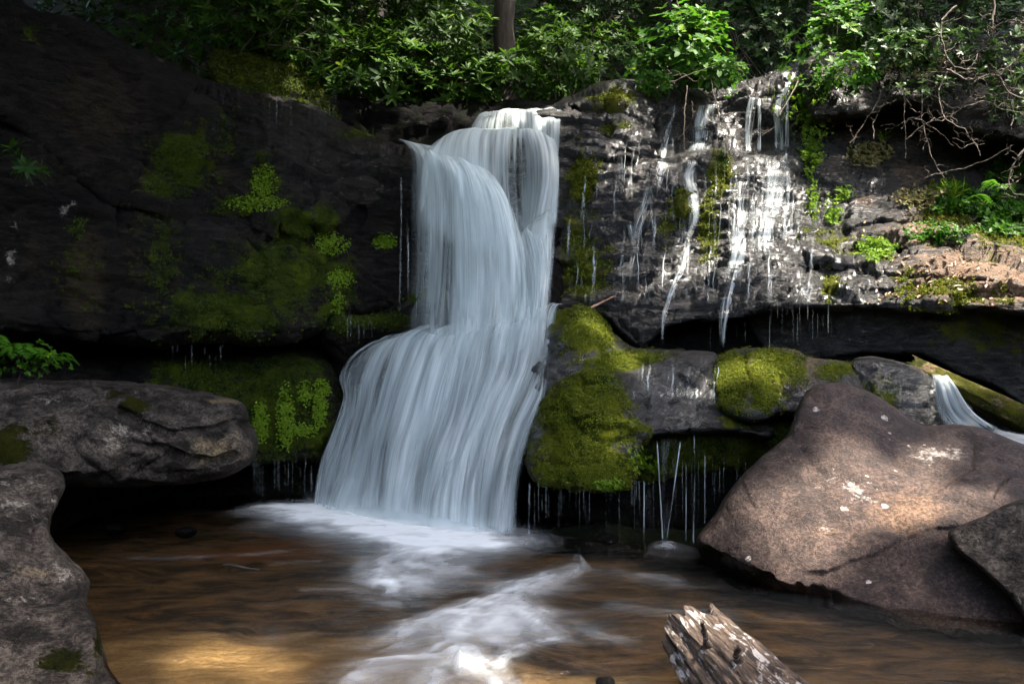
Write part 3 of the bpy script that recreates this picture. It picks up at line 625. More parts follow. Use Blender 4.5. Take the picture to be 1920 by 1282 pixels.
lb = slab('boulder', [(-300, 690), (-100, 706), (60, 712), (150, 711), (220, 714), (300, 724), (380, 735), (430, 742), (458, 756), (466, 782), (466, 796), (480, 812), (482, 838), (472, 866), (440, 886), (390, 900), (320, 908), (240, 912), (120, 912), (0, 906), (-300, 900)],
    [(-300, 720, 7.6), (-300, 880, 7.0), (0, 725, 7.7), (0, 800, 7.1), (0, 880, 6.9), (200, 725, 8.1), (200, 780, 7.6), (200, 870, 7.3), (320, 745, 8.2), (320, 840, 7.6), (450, 760, 8.3), (455, 850, 7.9), (250, 905, 7.6)],
    ROCK_G, step=3, R=26, T=0.6, Rb=30, Tb=0.5, back=1.3, amp=0.07, freq=1.3, fac=0.05, facf=(1.3, 1.3, 2.2),
    cracks=[([(225, 765), (265, 790), (320, 812), (380, 806), (440, 792), (470, 796)], 5, 0.11), ([(250, 830), (300, 838), (350, 860), (400, 866), (440, 855)], 6, 0.10), ([(200, 735), (250, 745), (320, 738), (400, 760)], 5, 0.09), ([(270, 800), (285, 825), (300, 840)], 4, 0.04), ([(215, 860), (260, 840), (290, 812)], 7, -0.05)],
    moss=[(250, 760, 30, 12, 0.8), (10, 840, 50, 50, 0.75), (220, 740, 30, 8, 0.7), (100, 800, 60, 30, 0.3)], pale=[(225, 815, 60, 40, 0.75), (275, 805, 20, 14, 0.8), (100, 750, 120, 40, 0.45), (330, 780, 60, 30, 0.3)],
    tan=[(400, 840, 90, 40, 0.6), (420, 750, 60, 8, 0.8), (200, 800, 60, 40, 0.3)], jit=4, seed=20)
tag(lb, 'long grey cracked boulder jutting from the left over the pool', 'boulder')
sup = slab('shade_dark_boulder', [(-300, 870), (200, 880), (300, 888), (330, 905), (300, 930), (230, 950), (150, 975), (60, 1010), (-300, 1040)],
    [(-300, 950, 7.6), (100, 900, 8.2), (100, 990, 8.0), (300, 910, 8.9), (230, 940, 8.8)], ROCK_D, step=6, R=30, T=0.3, back=0.8, amp=0.05, fac=0.05, seed=21)  # added support, coloured near black as the shadow under the long boulder
tag(sup, 'added boulder coloured near black as shadow beneath the long grey boulder', 'boulder')
fb = slab('boulder', [(-300, 890), (-100, 876), (0, 871), (50, 867), (88, 873), (114, 888), (121, 908), (112, 935), (101, 965), (96, 995), (108, 1020), (132, 1045), (156, 1068), (169, 1092), (165, 1122), (178, 1160), (190, 1205), (200, 1250), (215, 1340), (-300, 1360)],
    [(-300, 900, 5.6), (-300, 1300, 4.2), (0, 880, 5.9), (0, 930, 5.45), (100, 895, 5.85), (90, 950, 5.5), (60, 1000, 5.15), (0, 1080, 4.7), (100, 1090, 4.85), (160, 1110, 4.75), (100, 1200, 4.3), (180, 1250, 4.15), (0, 1280, 3.95), (150, 1330, 3.95)],
    ROCK_G, step=3, R=20, T=0.35, back=1.0, amp=0.05, freq=1.6, fac=0.03, fine=0.012, cracks=[([(60, 1000), (80, 950), (110, 920)], 8, 0.06)],
    moss=[(120, 1240, 80, 30, 0.75), (185, 1200, 12, 50, 0.7), (90, 960, 16, 50, 0.4)], pale=[(60, 950, 120, 90, 0.55), (120, 1070, 60, 50, 0.62), (50, 1120, 120, 40, 0.45), (80, 1180, 90, 60, 0.35)],
    tan=[(60, 1075, 70, 14, 0.5)], jit=3, seed=22)
tag(fb, 'speckled grey boulder with lichen in the bottom left corner', 'boulder')

big = slab('boulder', [(1305, 1012), (1318, 990), (1345, 955), (1375, 912), (1410, 872), (1445, 842), (1475, 815), (1486, 790), (1498, 755), (1516, 729), (1540, 719), (1575, 718), (1610, 726), (1650, 745), (1690, 772), (1722, 794), (1760, 797), (1800, 796), (1850, 806), (1920, 832), (2020, 880), (2200, 1000), (2200, 1300), (1960, 1250), (1860, 1226), (1780, 1216), (1700, 1200), (1640, 1176), (1580, 1156), (1510, 1136), (1440, 1122), (1385, 1106), (1345, 1078), (1316, 1046)],
    [(1315, 1010, 6.5), (1420, 1062, 5.95), (1500, 1095, 5.72), (1600, 1125, 5.6), (1400, 930, 6.5), (1500, 1000, 6.05), (1480, 830, 6.9), (1560, 735, 7.3), (1600, 800, 6.95), (1720, 810, 7.1), (1650, 900, 6.45), (1650, 1020, 5.85), (1650, 1110, 5.6), (1720, 1160, 5.4), (1850, 820, 7.0), (1800, 900, 6.4), (1850, 1000, 5.75), (1850, 1120, 5.35), (1860, 1170, 5.2), (2100, 950, 6.0), (2100, 1150, 5.2)],
    ROCK_B, step=3, R=14, T=0.22, Rb=10, Tb=0.12, back=1.6, amp=0.035, freq=1.2, fac=0.022, fine=0.020, facf=(.8, .8, .8),
    folds=[([(1290, 1006), (1350, 1034), (1420, 1068), (1480, 1092), (1560, 1102), (1640, 1134), (1720, 1172), (1860, 1190), (2200, 1210)], .012)],
    cracks=[([(1560, 1070), (1640, 1040), (1700, 1010), (1760, 990), (1800, 990)], 4, 0.025, 0.05, 60), ([(1862, 935), (1868, 915), (1885, 900)], 5, 0.04), ([(1690, 945), (1720, 948)], 4, 0.02), ([(1480, 840), (1560, 880), (1700, 900)], 20, -0.03)],
    bumps=[(1780, 860, 80, 16, 0.05)],
    moss=[(1370, 1092, 80, 24, 1.0), (1325, 1050, 26, 30, 1.0), (1480, 1125, 80, 16, 1.0), (1760, 1200, 160, 22, .9), (1600, 1160, 80, 22, 1.0)],  # dark moss below the rim, its near-black colour also painting the underside's shade
    pale=[(1760, 845, 90, 18, 0.85), (1600, 930, 90, 50, 0.62), (1560, 900, 40, 40, 0.5), (1545, 985, 26, 24, 0.7), (1700, 900, 120, 40, 0.3), (1480, 830, 40, 50, 0.3), (1420, 900, 40, 50, 0.3)],  # long pale streak on the top ridge is a painted highlight
    tan=[(1700, 960, 110, 60, 0.75), (1550, 1000, 50, 30, 0.5), (1640, 1000, 90, 40, 0.4)], jit=3, seed=23)
tag(big, 'big reddish brown boulder with white lichen spots, right foreground', 'boulder')
fr = slab('boulder', [(1776, 1002), (1800, 984), (1850, 962), (1900, 942), (1960, 925), (2200, 880), (2200, 1400), (1990, 1230), (1925, 1170), (1890, 1120), (1850, 1078), (1812, 1050), (1790, 1030)],
    [(1790, 1000, 5.5), (1850, 980, 5.5), (1850, 1040, 5.3), (1920, 950, 5.5), (1920, 1100, 5.0), (2200, 900, 5.2), (2200, 1300, 4.4)],
    ROCK_G, step=3, R=12, T=0.15, back=0.6, amp=0.04, freq=1.6, fac=0.03, pale=[(1850, 1000, 50, 30, 0.4), (1900, 1000, 30, 40, 0.35)], jit=3, seed=24)
tag(fr, 'dark grey slab leaning on the brown boulder at the right edge', 'boulder')

#@@POOL
def grid_mesh(name, us, vs, Z, mat, attrs=None, kind='structure'):
    pass
# bed and water laid out in metres
xs = np.arange(-8, 8.01, 0.026); ys = np.arange(3.0, 11.6, 0.026)
X, Yg = np.meshgrid(xs, ys)
q = np.stack([X, Yg, 0 * X], -1)
def world_from_px(u, v):                              # the point of the water plane seen at a pixel
    Y = H * F / (v - CY); return (u - CX) / F * Y, Y
def wblob(X, Yg, u, v, rx, ry):
    x0, y0 = world_from_px(u, v); return np.exp(-(((X - x0) / rx) ** 2 + ((Yg - y0) / ry) ** 2))
bed = -0.16 + 0.05 * fbm(q * np.array([0.8, 1.3, 1]), 4, 3) + 0.025 * fbm(q * np.array([3, 6, 1]), 3, 4)
sandy = np.clip(wblob(X, Yg, 430, 1200, 1.5, 0.55) * 1.6 + wblob(X, Yg, 250, 1260, 0.6, 0.4) + wblob(X, Yg, 1150, 1250, 0.7, 0.22) + wblob(X, Yg, 650, 1160, 0.8, 0.25) * 0.7, 0, 1)
orange = np.clip(wblob(X, Yg, 480, 1010, 0.9, 0.5) * 1.0 + wblob(X, Yg, 600, 985, 1.0, 0.6) * 0.6 + wblob(X, Yg, 1150, 1255, 0.7, 0.15) * 0.9 + wblob(X, Yg, 1250, 1060, 0.9, 0.3) * 0.35, 0, 1)
for (u, v, rx, ry, h) in [(930, 1185, 0.45, 0.3, 0.12), (960, 1085, 0.3, 0.2, 0.13), (160, 1045, 0.5, 0.12, 0.12), (1200, 1140, 0.5, 0.3, 0.1), (1000, 1150, 0.3, 0.15, 0.1), (560, 1100, 0.8, 0.14, 0.05)]:
    bed += h * wblob(X, Yg, u, v, rx, ry)
ni, nj = X.shape
ii, jj = np.meshgrid(np.arange(ni - 1), np.arange(nj - 1), indexing='ij'); a0 = (ii * nj + jj).ravel()
GQ = np.stack([a0, a0 + 1, a0 + nj + 1, a0 + nj], -1)
s = NT('stream_bed'); c = s.geo()
n1 = s.noise(s.mp(c, (1, 2.6, 1)), 2.2, 8, 0.65, 0.6); n2 = s.noise(c, 30, 5, 0.7)
col = s.mix(s.ramp(n1, 0.35, 0.68), (0.022, 0.015, 0.008), (0.20, 0.125, 0.058))
col = s.mix(s.ramp(s.m_('ADD', s.attr('sand'), s.m_('MULTIPLY', s.m_('SUBTRACT', n1, 0.5), 1.2)), 0.30, 0.75), col, s.mix(s.ramp(n1, 0.3, 0.7), (0.17, 0.115, 0.06), (0.34, 0.245, 0.14)))
col = s.mix(s.m_('MULTIPLY', s.ramp(s.m_('ADD', s.attr('orange'), s.m_('MULTIPLY', s.m_('SUBTRACT', n1, 0.5), 0.9)), 0.4, 0.9), 0.8), col, (0.20, 0.085, 0.025))
col = s.mix(s.ramp(n2, 0.4, 0.7, 0, 0.5), col, s.mix(0.55, col, (0.01, 0.008, 0.005)))
p_ = s.n('ShaderNodeBsdfPrincipled'); s.set(p_, 'Base Color', col); p_.inputs['Roughness'].default_value = 0.8; s.set(p_, 'Normal', s.bump(s.m_('ADD', n1, s.m_('MULTIPLY', n2, 0.3)), 0.03))
BED = s.finish(p_.outputs[0])
bo = mesh('stream_bed_ground', np.stack([X, Yg, bed], -1).reshape(-1, 3), GQ, BED, {'sand': sandy.ravel(), 'orange': orange.ravel()})
tag(bo, 'brown and sandy stream bed under the shallow pool', 'stream bed', kind='structure')
# near ground beyond the modelled bed
gx = np.linspace(-60, 60, 61); gy = np.linspace(-60, 120, 91); GX, GY = np.meshgrid(gx, gy)
GZ = -0.6 + 0 * GX + 0.0
GZ += np.clip(np.abs(GX) - 10, 0, 40) * 0.35 + np.clip(GY - 13, 0, 60) * 0.0
m_, n_ = GX.shape; ii, jj = np.meshgrid(np.arange(m_ - 1), np.arange(n_ - 1), indexing='ij'); a1 = (ii * n_ + jj).ravel()
EARTH = plain_mat('forest_floor', (0.012, 0.009, 0.006), (0.04, 0.028, 0.016), 6, 0.9, 0.04)
tag(mesh('ground', np.stack([GX, GY, GZ], -1).reshape(-1, 3), np.stack([a1, a1 + 1, a1 + n_ + 1, a1 + n_], -1), EARTH), 'dark forest floor around the stream', 'ground', kind='structure')
# water
near = wblob(X, Yg, 950, 1150, 1.4, 0.9)
wz = 0.010 * fbm(q * np.array([1.6, 4.5, 1]), 4, 21) + 0.004 * fbm(q * np.array([6, 16, 1]), 3, 25)
wz += near * 0.035 * fbm(q * np.array([1.8, 3.2, 1]), 4, 22)
for (u, v, rx, ry, h) in [(860, 1215, 0.18, 0.18, 0.025), (940, 1130, 0.40, 0.2, 0.04), (700, 1260, 0.4, 0.2, 0.03), (1080, 1060, 0.12, 0.14, 0.03), (980, 1090, 0.2, 0.15, 0.02), (1250, 1120, 0.5, 0.12, 0.02), (1450, 1150, 0.5, 0.12, 0.02)]:
    wz += h * wblob(X, Yg, u, v, rx, ry)
STROKES = [  # line in photo pixels, half width in metres, strength, streak length
 ([(440, 948), (560, 952), (650, 962), (760, 982), (860, 1003), (950, 1015), (1060, 1026)], .36, 2.2, .8), ([(500, 960), (600, 966), (700, 984), (800, 1006), (880, 1020), (980, 1026)], .48, 1.6, .8),
 ([(830, 1012), (770, 1030), (730, 1048), (722, 1072), (735, 1110), (770, 1150)], .13, 1.0, .6), ([(860, 1025), (800, 1040), (770, 1060), (775, 1095), (800, 1120)], .16, .55, .6), ([(900, 1030), (860, 1050), (830, 1080), (830, 1110)], .2, .35, .6),
 ([(1090, 1055), (1040, 1075), (990, 1095), (940, 1120), (880, 1142), (810, 1165), (740, 1200), (660, 1240)], .085, 1.0, .5), ([(1080, 1070), (1000, 1105), (950, 1140), (880, 1165), (800, 1200)], .13, .5, .6),
 ([(960, 1120), (985, 1150), (1020, 1175), (1070, 1200)], .06, .7, .5), ([(900, 1135), (860, 1180), (830, 1220)], .10, .6, .7), ([(930, 1130), (925, 1175), (915, 1215)], .16, .45, .7), ([(900, 1150), (920, 1190), (930, 1225)], .34, .42, .9), ([(700, 1230), (800, 1250), (880, 1270)], .26, .42, .7), ([(880, 1110), (960, 1100), (1030, 1080)], .22, .35, .7), ([(780, 1030), (800, 1070), (850, 1100)], .30, .35, .9), ([(970, 1135), (1000, 1180), (1020, 1215)], .09, .5, .7),
 ([(1000, 1140), (1060, 1160), (1130, 1190), (1200, 1215)], .05, .4, .5), ([(860, 1205), (800, 1232), (720, 1238), (640, 1262)], .06, .9, .4), ([(862, 1208), (840, 1250), (800, 1300), (780, 1340)], .09, .7, .5), ([(864, 1208), (890, 1250), (930, 1300), (950, 1340)], .07, .9, .5),
 ([(900, 1262), (960, 1218), (1010, 1200), (1090, 1200)], .045, .7, .3), ([(740, 1240), (680, 1270), (640, 1300)], .10, .5, .4), 
 ([(640, 1080), (760, 1100), (900, 1100)], .10, .16, 1.2), ([(1100, 1060), (1200, 1085), (1320, 1110)], .10, .18, 1.2), ([(1120, 1130), (1250, 1150), (1400, 1150)], .10, .2, 1.2), ([(1180, 1075), (1230, 1078), (1290, 1090)], .05, .35, .6),
 ([(220, 1045), (330, 1046), (440, 1040)], .05, .12, .3), ([(415, 1042), (480, 1038), (560, 1030)], .035, .22, .3), ([(500, 1056), (620, 1050)], .03, .14, .3), ([(560, 1110), (620, 1104), (700, 1106)], .04, .2, .3), ([(850, 1285), (760, 1300)], .15, .5, .5)]
foamA = 0 * X; fx, fy = X.ravel(), Yg.ravel(); wobx = fx + .05 * fbm(q.reshape(-1, 3) * 2.5, 3, 81); woby = fy + .05 * fbm(q.reshape(-1, 3) * 2.5, 3, 82)
for k_, (pts, w_, st_, sl_) in enumerate(STROKES):
    if k_ > 1: w_ = max(w_ * 1.35, .055); st_ *= .8
    pw = np.array([world_from_px(a, b) for a, b in pts]); pw = cr(pw, len(pw) * 4)
    lo_, hi_ = pw.min(0) - 3 * w_, pw.max(0) + 3 * w_
    m_ = (fx > lo_[0]) & (fx < hi_[0]) & (fy > lo_[1]) & (fy < hi_[1]); idx_ = np.nonzero(m_)[0]
    if not len(idx_): continue
    dd, nx_, ny_ = seg_dist(wobx[idx_], woby[idx_], pw)
    cum = np.concatenate([[0], np.cumsum(np.linalg.norm(np.diff(pw, axis=0), axis=1))])
    near_i = np.argmin((nx_[:, None] - pw[:, 0]) ** 2 + (ny_[:, None] - pw[:, 1]) ** 2, 1); seg_t = np.gradient(pw, axis=0)[near_i]; seg_t /= np.linalg.norm(seg_t, axis=1, keepdims=True) + 1e-9
    al_ = cum[near_i] + (nx_ - pw[near_i, 0]) * seg_t[:, 0] + (ny_ - pw[near_i, 1]) * seg_t[:, 1]; sg = np.sign((wobx[idx_] - nx_) * seg_t[:, 1] - (woby[idx_] - ny_) * seg_t[:, 0])
    n_s = fbm(np.stack([al_ / sl_ * 2.2, sg * dd * 5 / max(w_ * 6, .35) * 2, 0 * dd + k_ * 3.1], -1), 4, 83, gain=.6)
    e_ = sstep(0, .18, al_ / cum[-1]) * sstep(0, .25, 1 - al_ / cum[-1])
    foamA.ravel()[idx_] += st_ * e_ * np.exp(-(dd / w_) ** 2 * .9) * np.clip((.75 if k_ < 2 else .50) + (.9 if k_ < 2 else 1.0) * n_s, 0, 1.6) * (1 if k_ < 2 else .85)
foamA = np.clip(foamA, 0, 1.4); wz = wz + .018 * np.clip(foamA, 0, 1)
s = NT('stream_water'); c = s.geo()
w1 = s.noise(s.mp(c, (2.0, 7, 1)), 1.6, 5, 0.6, 0.5); w2 = s.noise(s.mp(c, (1.5, 4.5, 1)), 9, 4, 0.6, 0.3)
bp = s.bump(s.m_('ADD', w1, s.m_('MULTIPLY', w2, 0.5)), 0.075, 1.0)
fz = s.n('ShaderNodeFresnel'); fz.inputs[0].default_value = 1.33; s.set(fz, 'Normal', bp)
tr = s.n('ShaderNodeBsdfTransparent'); tr.inputs[0].default_value = (0.90, 0.82, 0.66, 1)
gl = s.n('ShaderNodeBsdfGlossy'); gl.inputs['Roughness'].default_value = 0.06; s.set(gl, 'Normal', bp)
mx = s.n('ShaderNodeMixShader'); s.set(mx, 0, s.m_('MULTIPLY', fz.outputs[0], 1.0)); s.t.links.new(tr.outputs[0], mx.inputs[1]); s.t.links.new(gl.outputs[0], mx.inputs[2])
fo = s.attr('foam'); fn = s.noise(s.mp(c, (1, 1.6, 1)), 3.5, 3, .5, .4)
fa = s.m_('MULTIPLY', fo, s.m_('ADD', .55, s.ramp(fn, .3, .7, .05, .4)), clamp=True)
dfo = s.n('ShaderNodeBsdfDiffuse'); dfo.inputs[0].default_value = (.78, .82, .84, 1)
m9 = s.n('ShaderNodeMixShader'); s.set(m9, 0, s.m_('MULTIPLY', fa, .95)); s.t.links.new(mx.outputs[0], m9.inputs[1]); s.t.links.new(dfo.outputs[0], m9.inputs[2])
POOLM = s.finish(m9.outputs[0])
tag(mesh('water', np.stack([X, Yg, wz], -1).reshape(-1, 3), GQ, POOLM, {'foam': foamA.ravel()}), 'shallow brown stream water at the foot of the falls', 'water', kind='structure')

#@@FALLS
wf = empty('waterfall', P(820, 985, 8.6), 'tall white silky waterfall dropping in two tiers into the pool', 'waterfall')
# top tier: thin curtain over the highest lip, then the round dome
sheet('top_curtain', [[(905, 222, 11.9, 1), (898, 212, 11.7, 1), (885, 230, 11.5, .9), (872, 262, 11.4, .8)], [(950, 212, 11.9, 1), (948, 206, 11.7, .85), (945, 225, 11.5, .7), (942, 262, 11.4, .6)],
    [(1000, 210, 11.9, 1), (1000, 205, 11.7, .9), (1002, 230, 11.45, .75), (1003, 268, 11.35, .7)], [(1052, 205, 11.9, 1), (1054, 206, 11.7, .9), (1053, 250, 11.3, .8), (1050, 300, 11.2, .8)]],
    WATER_T, 70, 40, edge=(.06, .05), ends=(.0, .15), flute=.03, parent=wf, seed=1)
sheet('dome_curtain', [
    [(850, 250, 11.6, .9), (818, 262, 11.3, .9), (790, 290, 11.0, .9), (775, 330, 10.8, .7), (770, 400, 10.8, .5)],
    [(880, 243, 11.6, 1), (850, 252, 11.3, 1), (838, 300, 10.95, 1), (840, 380, 10.8, 1), (850, 470, 10.8, 1)],
    [(925, 242, 11.6, 1), (905, 244, 11.3, 1), (898, 290, 10.9, .9), (900, 370, 10.8, .9), (905, 470, 10.8, 1)],
    [(960, 240, 11.6, 1), (950, 244, 11.25, 1), (946, 290, 10.95, .62), (948, 360, 10.9, .45), (955, 440, 10.85, .8)],
    [(975, 240, 11.6, 1), (972, 246, 11.25, .9), (970, 290, 10.98, .45), (970, 340, 10.95, .32), (975, 430, 10.9, .8), (975, 480, 10.85, .8)],
    [(1000, 242, 11.6, 1), (1005, 250, 11.2, 1), (1015, 290, 10.9, .95), (1015, 350, 10.8, .8), (1000, 430, 10.75, 1)],
    [(1035, 248, 11.6, .9), (1046, 270, 11.2, .9), (1050, 310, 10.95, .9), (1050, 370, 10.8, .9), (1045, 430, 10.75, .9)]],
    WATER, 130, 80, edge=(.10, .06), ends=(.10, .12), flute=.03, ff=4, parent=wf, seed=2)
sheet('veil_spray', [
    [(770, 272, 11.2, .5), (782, 300, 10.9, .4), (786, 420, 10.6, .35), (782, 560, 10.5, .3), (780, 650, 10.3, .3)],
    [(820, 278, 11.1, .7), (838, 320, 10.6, .7), (842, 430, 10.45, .6), (840, 560, 10.3, .55), (836, 650, 9.95, .5)],
    [(862, 290, 11.0, .7), (888, 335, 10.5, .8), (904, 440, 10.2, .7), (904, 560, 10.1, .6), (896, 660, 9.7, .5)],
    [(905, 312, 10.9, .7), (945, 370, 10.4, .8), (964, 460, 10.15, .7), (966, 560, 10.05, .6), (958, 660, 9.5, .5)],
    [(945, 350, 10.8, .0), (968, 405, 10.5, .0), (984, 470, 10.2, .3), (988, 565, 9.95, .5), (980, 660, 9.4, .4)],
    [(990, 430, 10.5, .3), (1000, 445, 10.3, .5), (1010, 500, 10.1, .6), (1008, 570, 9.9, .6), (1000, 660, 9.35, .5)],
    [(1046, 380, 10.6, .5), (1044, 420, 10.4, .5), (1040, 490, 10.2, .4), (1034, 570, 9.9, .4), (1026, 650, 9.3, .3)]],
    WATER_T, 180, 110, edge=(.12, .10), ends=(.15, .3), flute=.08, ff=4, parent=wf, seed=9)
# the long left-hand sheet that leaves the diagonal lip
sheet('left_veil', [
    [(748, 264, 11.5, .25), (758, 270, 11.35, .4), (767, 292, 11.2, .3), (768, 400, 11.0, .30), (765, 520, 10.9, .22), (762, 650, 10.5, .15), (755, 680, 10.2, .1)],
    [(750, 262, 11.5, .9), (775, 275, 11.2, .8), (790, 310, 10.95, .42), (792, 420, 10.75, .34), (790, 520, 10.7, .28), (786, 645, 10.3, .3), (780, 680, 9.95, .2)],
    [(790, 268, 11.4, 1), (805, 285, 11.1, .9), (818, 330, 10.75, .62), (820, 430, 10.6, .45), (818, 530, 10.55, .38), (814, 642, 10.1, .35), (806, 690, 9.75, .3)],
    [(820, 275, 11.3, 1), (840, 292, 10.95, 1), (856, 340, 10.55, .95), (862, 440, 10.4, .95), (862, 540, 10.35, .95), (858, 642, 10.0, 1), (846, 705, 9.5, .8)],
    [(850, 285, 11.2, 1), (878, 305, 10.85, 1), (900, 360, 10.45, 1), (908, 450, 10.3, 1), (908, 540, 10.25, 1), (900, 640, 9.85, 1), (884, 710, 9.4, .9)],
    [(880, 295, 11.1, 1), (915, 325, 10.8, 1), (940, 380, 10.4, 1), (950, 460, 10.25, 1), (952, 540, 10.2, 1), (942, 636, 9.75, 1), (926, 705, 9.3, .9)],
    [(900, 305, 11.1, .9), (935, 345, 10.85, 1), (962, 400, 10.5, 1), (975, 470, 10.3, 1), (980, 545, 10.2, 1), (978, 634, 9.65, 1), (964, 695, 9.22, .9)]],
    WATER, 150, 110, edge=(.16, .05), ends=(.06, .26), flute=.04, ff=3.5, parent=wf, seed=3)
sheet('right_veil', [
    [(985, 425, 10.7, .9), (968, 450, 10.5, 1), (962, 490, 10.35, 1), (965, 550, 10.3, 1), (960, 600, 9.9, 1), (945, 690, 9.28, .8)],
    [(1000, 410, 10.7, 1), (990, 432, 10.45, 1), (988, 480, 10.25, 1), (990, 540, 10.2, 1), (986, 598, 9.8, 1), (972, 690, 9.2, .8)],
    [(1020, 395, 10.75, 1), (1015, 415, 10.45, 1), (1015, 470, 10.2, 1), (1012, 530, 10.15, 1), (1006, 592, 9.75, 1), (994, 680, 9.15, .7)],
    [(1048, 360, 10.8, 1), (1046, 400, 10.5, .9), (1042, 460, 10.3, .8), (1035, 530, 10.25, .7), (1028, 590, 9.7, .6), (1016, 680, 9.1, .4)]],
    WATER, 80, 70, edge=(.10, .16), ends=(.25, .30), flute=.03, ff=4, parent=wf, seed=4)
# lower, wide apron
low = [
    [(694, 652, 10.75, .45), (656, 684, 10.6, .3), (643, 714, 10.45, .5), (646, 748, 10.3, .35), (625, 805, 10.2, .5), (600, 870, 10.1, .85), (588, 950, 9.9, .8)],
    [(736, 634, 10.75, .9), (700, 656, 10.5, .5), (676, 706, 10.25, .45), (665, 762, 10.1, .75), (645, 830, 9.95, .85), (625, 900, 9.8, .9), (615, 955, 9.7, .9)],
    [(790, 618, 10.7, 1), (755, 640, 10.4, .95), (728, 700, 10.05, .9), (710, 770, 9.85, .9), (692, 840, 9.65, .75), (680, 910, 9.45, .9), (672, 968, 9.3, 1)],
    [(850, 610, 10.6, 1), (820, 635, 10.25, 1), (795, 700, 9.85, 1), (772, 770, 9.6, .95), (752, 840, 9.35, .8), (742, 910, 9.1, .85), (736, 978, 8.9, 1)],
    [(900, 603, 10.5, 1), (878, 630, 10.1, 1), (858, 700, 9.65, 1), (838, 770, 9.4, 1), (815, 840, 9.1, .9), (800, 910, 8.85, .8), (792, 985, 8.65, 1)],
    [(950, 595, 10.3, 1), (935, 625, 9.9, 1), (920, 690, 9.5, 1), (900, 740, 9.25, 1), (872, 820, 8.95, 1), (852, 900, 8.65, .8), (845, 992, 8.45, .9)],
    [(1000, 585, 10.15, 1), (990, 620, 9.75, .95), (975, 690, 9.4, .75), (955, 735, 9.2, 1), (925, 810, 8.85, .9), (905, 900, 8.5, .65), (895, 998, 8.3, .8)],
    [(1036, 578, 10.0, .9), (1030, 620, 9.7, .6), (1020, 690, 9.3, .55), (1008, 735, 9.05, .85), (975, 810, 8.75, .8), (950, 900, 8.35, .55), (938, 1002, 8.15, .7)],
    [(1050, 576, 9.9, .6), (1040, 620, 9.6, .3), (1030, 690, 9.2, .35), (1022, 735, 8.95, .65), (1000, 800, 8.65, .6), (975, 900, 8.25, .55), (968, 1005, 8.1, .8)]]
low = [[(ln[0][0] + 18, ln[0][1] - 5, ln[0][2] + .7, ln[0][3] * .7)] + ln for ln in low]
sheet('lower_apron', low, WATER, 220, 170, edge=(.08, .10), ends=(.26, .04), flute=.05, ff=3, parent=wf, seed=5)
sheet('lower_spray', [[(a[0] - 3, a[1], a[2] - 0.10, a[3] * 0.55) for a in ln] for ln in low], WATER_T, 200, 120, edge=(.03, .04), ends=(.05, .02), flute=.10, ff=4, parent=wf, seed=6)
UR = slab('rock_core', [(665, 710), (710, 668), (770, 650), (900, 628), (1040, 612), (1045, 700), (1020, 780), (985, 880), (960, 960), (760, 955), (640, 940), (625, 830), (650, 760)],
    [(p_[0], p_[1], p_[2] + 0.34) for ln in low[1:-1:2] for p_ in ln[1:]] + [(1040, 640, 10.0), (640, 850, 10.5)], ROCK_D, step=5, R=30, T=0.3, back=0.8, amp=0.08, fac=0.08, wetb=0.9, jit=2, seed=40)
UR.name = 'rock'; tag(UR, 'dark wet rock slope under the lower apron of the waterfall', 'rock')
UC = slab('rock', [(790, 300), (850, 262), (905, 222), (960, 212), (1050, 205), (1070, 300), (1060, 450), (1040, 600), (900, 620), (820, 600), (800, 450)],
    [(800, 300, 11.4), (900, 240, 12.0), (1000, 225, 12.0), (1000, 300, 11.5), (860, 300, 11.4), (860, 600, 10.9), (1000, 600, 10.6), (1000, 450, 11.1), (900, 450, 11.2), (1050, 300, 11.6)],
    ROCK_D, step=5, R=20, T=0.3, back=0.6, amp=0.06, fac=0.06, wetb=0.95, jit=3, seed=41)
tag(UC, 'black wet rock behind the upper curtain of the waterfall', 'rock')

sheet('mist', [[(560, 900, 9.6, .0), (560, 930, 9.5, .35), (560, 962, 9.3, .6)], [(660, 900, 9.2, .0), (660, 945, 9.1, .5), (660, 978, 9.0, .9)], [(780, 915, 8.7, .0), (780, 965, 8.55, .6), (780, 1000, 8.4, 1)],
    [(880, 930, 8.3, .0), (880, 978, 8.2, .55), (880, 1014, 8.1, .9)], [(980, 950, 8.1, .0), (985, 990, 8.0, .3), (990, 1022, 7.9, .5)]], MIST, 80, 30, edge=(.4, .4), ends=(.5, .4), flute=.02, parent=wf, seed=7)
def wp(u, v, z=0.0):
    Y = (H - z) * F / (v - CY); return ((u - CX) / F * Y, Y, z)
def foam(streams, seed, nu=50, nv=50, edge=(.45, .45), ends=(.25, .4), flute=.02, ff=5, label=None, mat=None):
    st = [[(*wp(u, v, z), d) for (u, v, z, d) in ln] for ln in streams]
    o = sheet('foam', st, mat or FOAM, nu, nv, edge=edge, ends=ends, flute=flute, ff=ff, seed=seed, pix=False)
    return tag(o, label, 'foam', kind='stuff')
foam([[(845, 1238, .02, .1), (800, 1248, .02, .0)], [(850, 1222, .09, .5), (815, 1250, .02, .1)], [(862, 1212, .16, .9), (855, 1262, .03, .4)], [(874, 1226, .08, .5), (890, 1258, .02, .1)], [(882, 1240, .02, .1), (910, 1256, .02, .0)]], 15, 60, 30, edge=(.2, .2), ends=(.3, .5), flute=.02, label='pointed splash of white water at the bottom centre')
foam([[(1070, 1040, .08, .2), (1050, 1065, .04, .3), (1010, 1090, .03, .5)], [(1082, 1034, .11, .5), (1085, 1065, .04, .4), (1060, 1095, .03, .4)], [(1092, 1040, .08, .25), (1115, 1068, .03, .2), (1120, 1090, .02, .2)]], 18, 40, 40, edge=(.3, .3), ends=(.2, .4), label='little upright splash in the pool below the mossy boulder')

